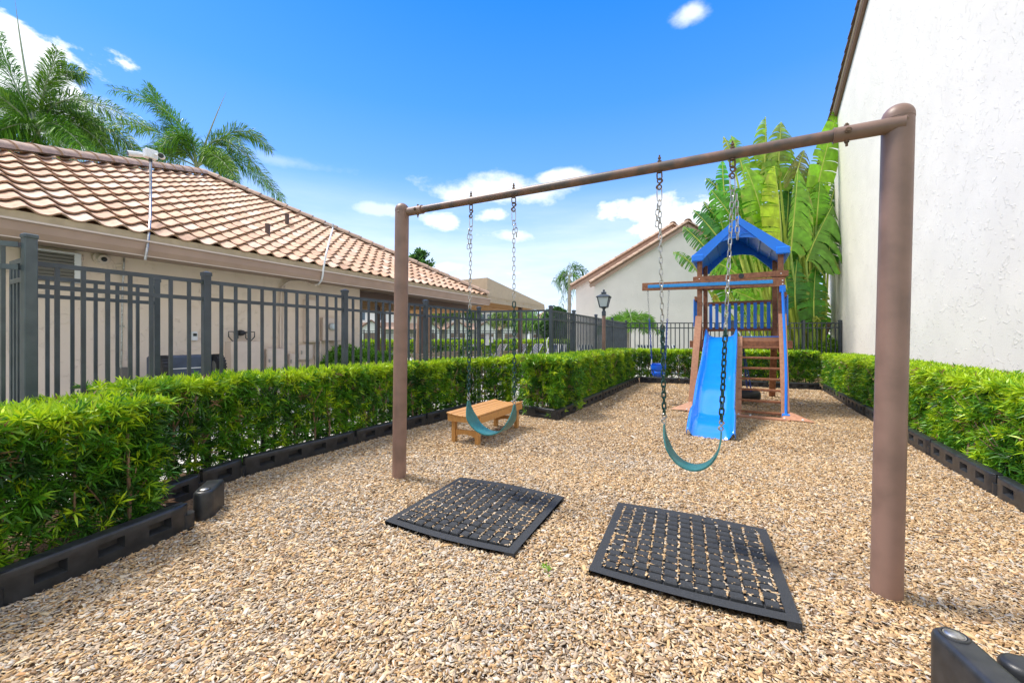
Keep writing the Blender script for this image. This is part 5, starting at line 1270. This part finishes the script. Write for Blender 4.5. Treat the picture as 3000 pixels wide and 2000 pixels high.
palm('foxtail palm nearest the left edge behind the clubhouse roof', Vector((cr.x, cr.y, 0)), cr,
     [((30, 230), (-10, 95), 0), ((150, 170), (250, 225), .3), ((180, 230), (445, 380), -.4), ((230, 270), (320, 440), .8), ((60, 260), (-60, 300), .5), ((20, 330), (-60, 470), -.5), ((170, 330), (300, 500), -1.), ((200, 380), (420, 480), 1), ((40, 300), (-120, 200), 1), ((100, 430), (-10, 520), -1), ((260, 330), (360, 520), .2), ((130, 240), (170, 150), -.5), ((60, 350), (-40, 400), -1.5)],
     spear=(44, 0), Ll=.66, nleaf=620, Wl=.028, extra=3, spread=3.)
cr = P(578, 490, 18.6)
palm('foxtail palm with long arching fronds right of the camera mast', Vector((cr.x, cr.y, 0)), cr,
     [((520, 300), (330, 260), 0), ((480, 360), (290, 360), .6), ((650, 330), (830, 590), 0), ((680, 420), (825, 585), .7), ((520, 400), (350, 480), -.4), ((640, 440), (700, 560), -1), ((470, 310), (430, 250), .6), ((700, 330), (790, 440), 1.2), ((430, 420), (330, 560), 1), ((560, 360), (470, 430), -1.), ((620, 420), (690, 520), -2)],
     spear=(663, 270), Ll=.68, nleaf=620, Wl=.028)
cr = P(1668, 812, 30)
palm('thin distant queen palm with drooping fronds left of the gable house', Vector((cr.x, cr.y, 0)), cr,
     [((1650, 780), (1638, 850), 0), ((1690, 775), (1722, 800), 0), ((1655, 790), (1645, 900), .5), ((1685, 790), (1700, 870), -.3), ((1640, 800), (1625, 830), .5), ((1672, 770), (1695, 780), .5), ((1668, 820), (1665, 905), .5), ((1700, 800), (1712, 850), 1)], Ll=.6, Wl=.045, nleaf=75, tr=.14, hang=.9, cs=.8, c2=(.12, .26, .05))
cr = P(1838, 948, 16.3)
palm('small pygmy date palm with drooping green fronds behind the far left fence corner', Vector((cr.x, cr.y, 0)), cr,
     [], Ll=.34, Wl=.022, nleaf=260, extra=17, spread=1.15, tr=.09, cs=.2, brush=False, hang=.12, c1=(.05, .18, .02), c2=(.25, .48, .04))
cr = P(1585, 945, 36)
palm('bushy small palm seen below the canopy beyond the pool', Vector((cr.x, cr.y, 0)), cr, [], Ll=.8, Wl=.06, nleaf=160, extra=14, spread=2.2, tr=.15, cs=.4, hang=.5, c2=(.25, .46, .05))
for i, (x, y, Yd) in enumerate(((1340, 905, 40), (1508, 925, 42), (1240, 915, 38))):
    cr = P(x, y, Yd); palm(('tall palm seen over the porch between townhouses', 'palm with yellow green fronds beside the canopy post', 'palm seen under the porch beam at the left')[i], Vector((cr.x, cr.y, 0)), cr, [], Ll=1., Wl=.07, nleaf=130, extra=12, spread=2.4, tr=.2, cs=.8, hang=.8, c2=(.3, .42, .06))
def tree(label, x, y, Yd, rx, rz, c1=(.025, .075, .02), c2=(.10, .22, .04), n=2600, L_=.32, name='leafy_tree'):
    c = P(x, y, Yd); root = thing(name, label, 'tree', Vector((c.x, c.y, 0)))
    b = MB(); b.tube([Vector((c.x, c.y, -.1)), Vector((c.x+.1, c.y, c.z*.5)), c], [.22, .16, .05], 10)
    for k in range(7): an = k*.9; b.tube([Vector((c.x, c.y, c.z*.55)), c+Vector((math.cos(an)*rx*.6, math.sin(an)*rx*.6, random.uniform(-.3, .5)*rz))], [.08, .02], 6)
    b.build('trunk', M['bark'], root, smooth=True)
    lob = [(rng.normal(size=3)*np.array((rx, rx, rz))*.42, rng.uniform(.35, .6)) for _ in range(11)]
    cen = []
    for o_, s_ in lob:
        m = n//11; r = rng.normal(size=(m, 3)); r /= np.linalg.norm(r, axis=1)[:, None]; cen.append(np.array(c)+o_+r*np.array((rx, rx, rz))*s_*rng.uniform(.6, 1, m)[:, None]**.5)
    cen = np.concatenate(cen); m = np.clip(rng.normal(.4, .3, len(cen)), 0, 1)[:, None]; col = np.array(c1)*(1-m)+np.array(c2)*m
    ax_ = np.tile(np.array((0, 0, 1.)), (len(cen), 1)); V, Fq, cc = leaf_clusters(cen, ax_, 5, L_, L_*.45, col, cone=.2)
    npmesh('crown', V, Fq, M['leaf'], cc, root)
tree('dark leafy tree behind the distant queen palm', 1628, 945, 33, 1.2, 1.2)
tree('second dark tree close to the gable house corner', 1674, 950, 31, .8, .9, c2=(.16, .30, .04))
tree('distant leafy tree between the canopy and the corner post', 1612, 950, 38, 1.4, 1.1)
tree('small treetop peeping over the clubhouse hip beside the left swing post', 1226, 762, 24, .55, .42, n=420, L_=.22, c2=(.12, .34, .03))
tree('thin twig tuft over the clubhouse hip', 1252, 775, 24, .3, .22, n=90, L_=.2, c2=(.12, .34, .03))
# shrubs by the clubhouse corner and under the big plant
def shrub(label, p, r_, h_, n=500, L_=.10, c=((.04, .13, .015), (.16, .38, .02))):
    root = thing('shrub', label, 'shrub', p); cen = rng.normal(size=(n, 3)); cen /= np.linalg.norm(cen, axis=1)[:, None]; cen *= rng.uniform(.5, 1, n)[:, None]**.5*np.array((r_, r_, h_/2)); cen += np.array((p.x, p.y, h_/2))
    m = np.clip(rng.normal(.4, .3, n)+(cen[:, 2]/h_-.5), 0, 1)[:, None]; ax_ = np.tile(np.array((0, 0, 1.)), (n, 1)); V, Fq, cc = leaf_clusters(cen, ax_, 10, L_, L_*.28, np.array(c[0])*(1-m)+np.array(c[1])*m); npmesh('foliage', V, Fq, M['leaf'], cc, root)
    b = MB()
    for k in range(6): b.tube([p, p+Vector((random.uniform(-r_, r_)*.5, random.uniform(-r_, r_)*.5, h_*.7))], [.012, .004], 5)
    b.build('stems', M['bark'], root)
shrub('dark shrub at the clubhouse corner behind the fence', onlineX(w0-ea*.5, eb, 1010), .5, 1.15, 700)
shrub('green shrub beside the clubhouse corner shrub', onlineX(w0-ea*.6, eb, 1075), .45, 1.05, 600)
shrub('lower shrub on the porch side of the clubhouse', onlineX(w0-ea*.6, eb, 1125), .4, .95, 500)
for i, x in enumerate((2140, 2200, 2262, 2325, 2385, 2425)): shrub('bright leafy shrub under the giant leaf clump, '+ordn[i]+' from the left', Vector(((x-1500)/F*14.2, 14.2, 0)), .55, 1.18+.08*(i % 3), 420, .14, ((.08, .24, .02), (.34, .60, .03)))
tree('weed like shrub', 0, 0, 0, 1, 1) if False else None
# weed sprout on the chips
wp = G(1608, 1675); root = thing('weed', 'tiny green weed sprout on the chips between the two mats', 'weed', wp)
cen = np.array([[wp.x, wp.y, .02]]*3)+rng.normal(0, .012, (3, 3)); V, Fq, cc = leaf_clusters(cen, np.tile(np.array((0, 0, 1.)), (3, 1)), 8, .045, .007, np.array([(.25, .5, .03)]*3)); npmesh('leaves', V, Fq, M['leaf'], cc, root)

# ================================================================== GIANT BIRD OF PARADISE CLUMP
bp_root = thing('bird_of_paradise_plant', 'tall clump of giant split paddle leaves beside the white wall behind the playset', 'plant', Vector((10., 14.3, 0)))
LV, LC_, n0 = [], [], 0; Lf_ = []
stk = MB()
def bigleaf(base, ctrl, tip, wl, wr, Yd, col, face=0., droop=.25, foot=None, splits=.5, yb=0.):
    """base/tip in photo px, wl/wr half widths in px on either side"""
    global n0
    pb, pc, pt = P(*base, Yd), P(*ctrl, Yd-.25), P(*tip, Yd+yb); rib = bez([pb, pc, pt], 40); L_ = sum((rib[i+1]-rib[i]).length for i in range(40)); sc_ = Yd/F
    arr = rib; nst = 40; i = 1
    vw = Vector((0, -1, .0))
    for side, wd in ((-1, wl), (1, wr)):
        if wd <= 0: continue
        i = 0
        while i < nst:
            run_ = random.choice((1, 1, 2, 2, 3, 4)) if random.random() < splits+.25 else 5; j = min(i+run_, nst)
            sag = random.uniform(-.12, .12); dep = random.uniform(-.10, .10)
            V = []
            for kk in (i, j):
                t_ = kk/nst; env = (math.sin(math.pi*min(1, t_*.93+.07)))**.55*(1-.25*t_); tg = (arr[min(kk+1, nst)]-arr[max(kk-1, 0)]).normalized()
                sv = tg.cross(Vector((math.sin(face), -math.cos(face), .0))).normalized()*side; sv = -sv if (sv.x*side < 0) else sv
                w_ = wd*sc_*env*1.35
                o_ = arr[kk]; gap = .0
                if kk == j and j < nst: gap = -.006-.012*random.random()
                for f_ in (0, .35, .7, 1.0):
                    V.append(o_+sv*w_*f_+tg*(w_*f_*(.30+sag*.3)+gap*f_*4)+vw*(.16*w_*math.sin(f_*2.2)+dep*w_*f_)-UP*(droop*w_*f_*f_*1.3)+UP*(sag*w_*.25*f_))
            LV.extend(V); cc = np.array(col)*random.uniform(.78, 1.18); cc = cc*(1, 1+random.uniform(-.08, .08), 1)
            for q in range(8):
                e = cc.copy()
                if q % 4 == 3 and random.random() < .25: e = np.array((.42, .42, .08))
                LC_.append((*e, 1))
            for q in range(3): Lf_.append((n0+q, n0+q+1, n0+4+q+1, n0+4+q))
            n0 += 8; i = j
    stk.cur = (.50, .58, .10); stk.tube(rib[::4]+[], [.030*(1-k/11.5)+.003 for k in range(11)], 6)
    if foot is not None:
        f_ = P(foot[0], foot[1], 14.2+random.uniform(-.3, .3)); f_.z = max(0, f_.z); cm = P((foot[0]*.45+base[0]*.55), (foot[1]+base[1])/2, (Yd+14.2)/2); stk.cur = tuple(np.array(random.choice(((.45, .55, .07), (.34, .48, .06), (.55, .58, .10), (.28, .42, .08))))*random.uniform(.85, 1.1))
        stk.tube(bez([f_, cm, pb], 8), [.075, .07, .065, .058, .05, .045, .04, .036, .032], 8)
YG = (.44, .60, .02); GR = (.17, .44, .015); DG = (.05, .20, .02); OL = (.22, .24, .05)
Lst = [
 ((2289, 760), (2289, 620), (2269, 486), 50, 0, 13.4, YG, 0, .1), ((2240, 670), (2225, 580), (2184, 488), 42, 40, 13.5, (.26, .52, .02), 0, .2),
 ((2316, 735), (2330, 600), (2338, 492), 14, 42, 13.5, (.20, .44, .03), 0, .9), ((2362, 765), (2385, 700), (2440, 600), 12, 58, 13.7, (.16, .36, .04), 0, .9),
 ((2391, 660), (2396, 600), (2402, 530), 34, 38, 13.9, GR, 0, .5), ((2384, 600), (2405, 480), (2462, 300), 34, 34, 14.0, (.26, .54, .02), 0, .2),
 ((2330, 520), (2340, 480), (2356, 440), 46, 34, 14.1, OL, 0, 1.0), ((2239, 480), (2244, 400), (2243, 342), 32, 4, 14.2, (.26, .46, .03), 0, .5),
 ((2280, 480), (2284, 410), (2289, 357), 34, 34, 14.3, (.24, .36, .05), 0, .5), ((2150, 480), (2140, 440), (2120, 400), 14, 12, 14.3, (.3, .4, .04), 0, .4),
 ((2178, 510), (2165, 450), (2142, 397), 24, 24, 14.3, (.22, .46, .03), 0, .3), ((2276, 560), (2280, 480), (2286, 395), 48, 46, 14.4, (.22, .42, .02), 0, .4),
 ((2232, 560), (2234, 490), (2232, 415), 44, 44, 14.4, (.24, .46, .02), 0, .3), ((2155, 655), (2120, 600), (2083, 556), 30, 38, 13.8, (.11, .36, .02), 0, .2),
 ((2172, 650), (2170, 600), (2140, 540), 34, 34, 14.0, (.13, .40, .02), 0, .2), ((2105, 700), (2070, 650), (2030, 615), 20, 24, 13.7, (.06, .24, .04), 0, .3),
 ((2070, 730), (2035, 690), (2002, 664), 20, 22, 13.8, (.08, .26, .04), 0, .3), ((2040, 790), (2010, 750), (1972, 738), 16, 18, 13.9, (.12, .32, .05), 0, .4),
 ((2128, 580), (2100, 545), (2068, 522), 20, 22, 14.2, (.07, .24, .03), 0, .4), ((2165, 810), (2120, 770), (2070, 762), 30, 34, 13.9, GR, 0, .5),
 ((2125, 600), (2115, 520), (2118, 470), 20, 14, 14.1, (.10, .50, .03), 0, .2), ((2110, 640), (2075, 620), (2062, 590), 20, 22, 14.3, DG, 0, .5),
 ((2330, 900), (2325, 850), (2335, 760), 40, 34, 13.8, DG, 0, .3), ((2385, 970), (2380, 880), (2390, 780), 44, 34, 13.9, (.07, .24, .02), 0, .3),
 ((2425, 800), (2432, 720), (2432, 620), 40, 26, 13.9, (.07, .22, .03), 0, .5), ((2300, 700), (2310, 620), (2310, 540), 40, 40, 14.6, DG, 0, .4),
 ((2370, 600), (2372, 540), (2376, 480), 34, 40, 14.5, (.18, .34, .03), 0, .4), ((2420, 640), (2440, 570), (2458, 505), 20, 16, 14.4, (.10, .24, .04), 0, .4),
 ((2350, 640), (2355, 580), (2352, 500), 38, 38, 14.7, DG, 0, .4), ((2210, 700), (2200, 600), (2190, 540), 50, 50, 14.6, (.08, .28, .02), 0, .3),
 ((2250, 900), (2200, 870), (2145, 850), 20, 28, 13.9, (.20, .46, .02), 0, .5), ((2230, 860), (2190, 820), (2150, 800), 26, 30, 14.1, GR, 0, .4),
 ((2215, 780), (2240, 740), (2230, 700), 30, 30, 14.3, (.12, .38, .02), 0, .3), ((2105, 880), (2090, 850), (2092, 870), 8, 8, 13.8, (.5, .42, .05), 0, .9),
 ((2210, 720), (2160, 690), (2100, 720), 26, 26, 14.2, GR, 0, .6), ((2270, 820), (2260, 760), (2255, 700), 34, 34, 14.7, DG, 0, .3),
 ((2310, 960), (2300, 900), (2290, 820), 34, 34, 14.9, GR, 0, .4), ((2350, 1000), (2345, 920), (2350, 830), 36, 36, 14.9, (.10, .34, .02), 0, .4), ((2400, 1000), (2405, 920), (2400, 840), 34, 30, 14.9, GR, 0, .4),
 ((2250, 980), (2240, 920), (2225, 860), 30, 30, 14.9, (.20, .44, .02), 0, .4), ((2350, 800), (2350, 730), (2355, 660), 36, 36, 14.8, (.10, .30, .02), 0, .4), ((2300, 620), (2300, 560), (2310, 500), 36, 36, 14.8, (.24, .46, .03), 0, .3),
 ((2415, 960), (2400, 930), (2378, 915), 14, 16, 13.9, (.36, .46, .04), 0, .4), ((2200, 940), (2180, 900), (2165, 860), 26, 26, 14.8, GR, 0, .4)]
for k in range(20):
    x = random.uniform(2110, 2425); y = random.uniform(500, 860) if x > 2170 else random.uniform(600, 760); lean = (x-2270)*.25
    Lst.append(((x, y+150), (x+lean*.4, y+60), (x+lean, y-30), 38, 38, 15.1+random.uniform(-.2, .3), random.choice((DG, GR, (.10, .32, .02), (.20, .42, .02))), 0, random.uniform(.2, .6)))
for i, q in enumerate(Lst):
    fx = 2235+(q[0][0]-2040)*.45; bigleaf(*q[:9], foot=(min(2410, max(2170, fx)), 1088))
me = bpy.data.meshes.new('leaves')
npmesh('leaves', np.array([list(v) for v in LV]), np.array(Lf_), M['bigleaf'], np.array(LC_), bp_root, smooth=False)
for k in range(8):
    x = random.uniform(2225, 2330); stk.cur = tuple(np.array((.45, .55, .08))*random.uniform(.7, 1.1)); f_ = Vector(((x-1500)/F*14.3, 14.3+random.uniform(-.4, .4), 0)); tpt = P(x+random.uniform(-70, 40), random.uniform(760, 900), 14.3)
    stk.tube(bez([f_, f_.lerp(tpt, .5)+Vector((random.uniform(-.2, .2), 0, 0)), tpt], 6), [.08, .07, .065, .06, .05, .04, .035], 8)
stk.build('leaf_stalks', M['stalk'], bp_root, smooth=True)
b = MB()
for k in range(9):
    x = random.uniform(2230, 2420); f_ = Vector(((x-1500)/F*14.5, 14.5, 0)); b.tube([f_, f_+Vector((random.uniform(-.2, .2), 0, 1.2)), f_+Vector((random.uniform(-.4, .4), 0, random.uniform(1.8, 3)))], [.14, .12, .08], 10)
b.build('trunks', M['bark'], bp_root, smooth=True)
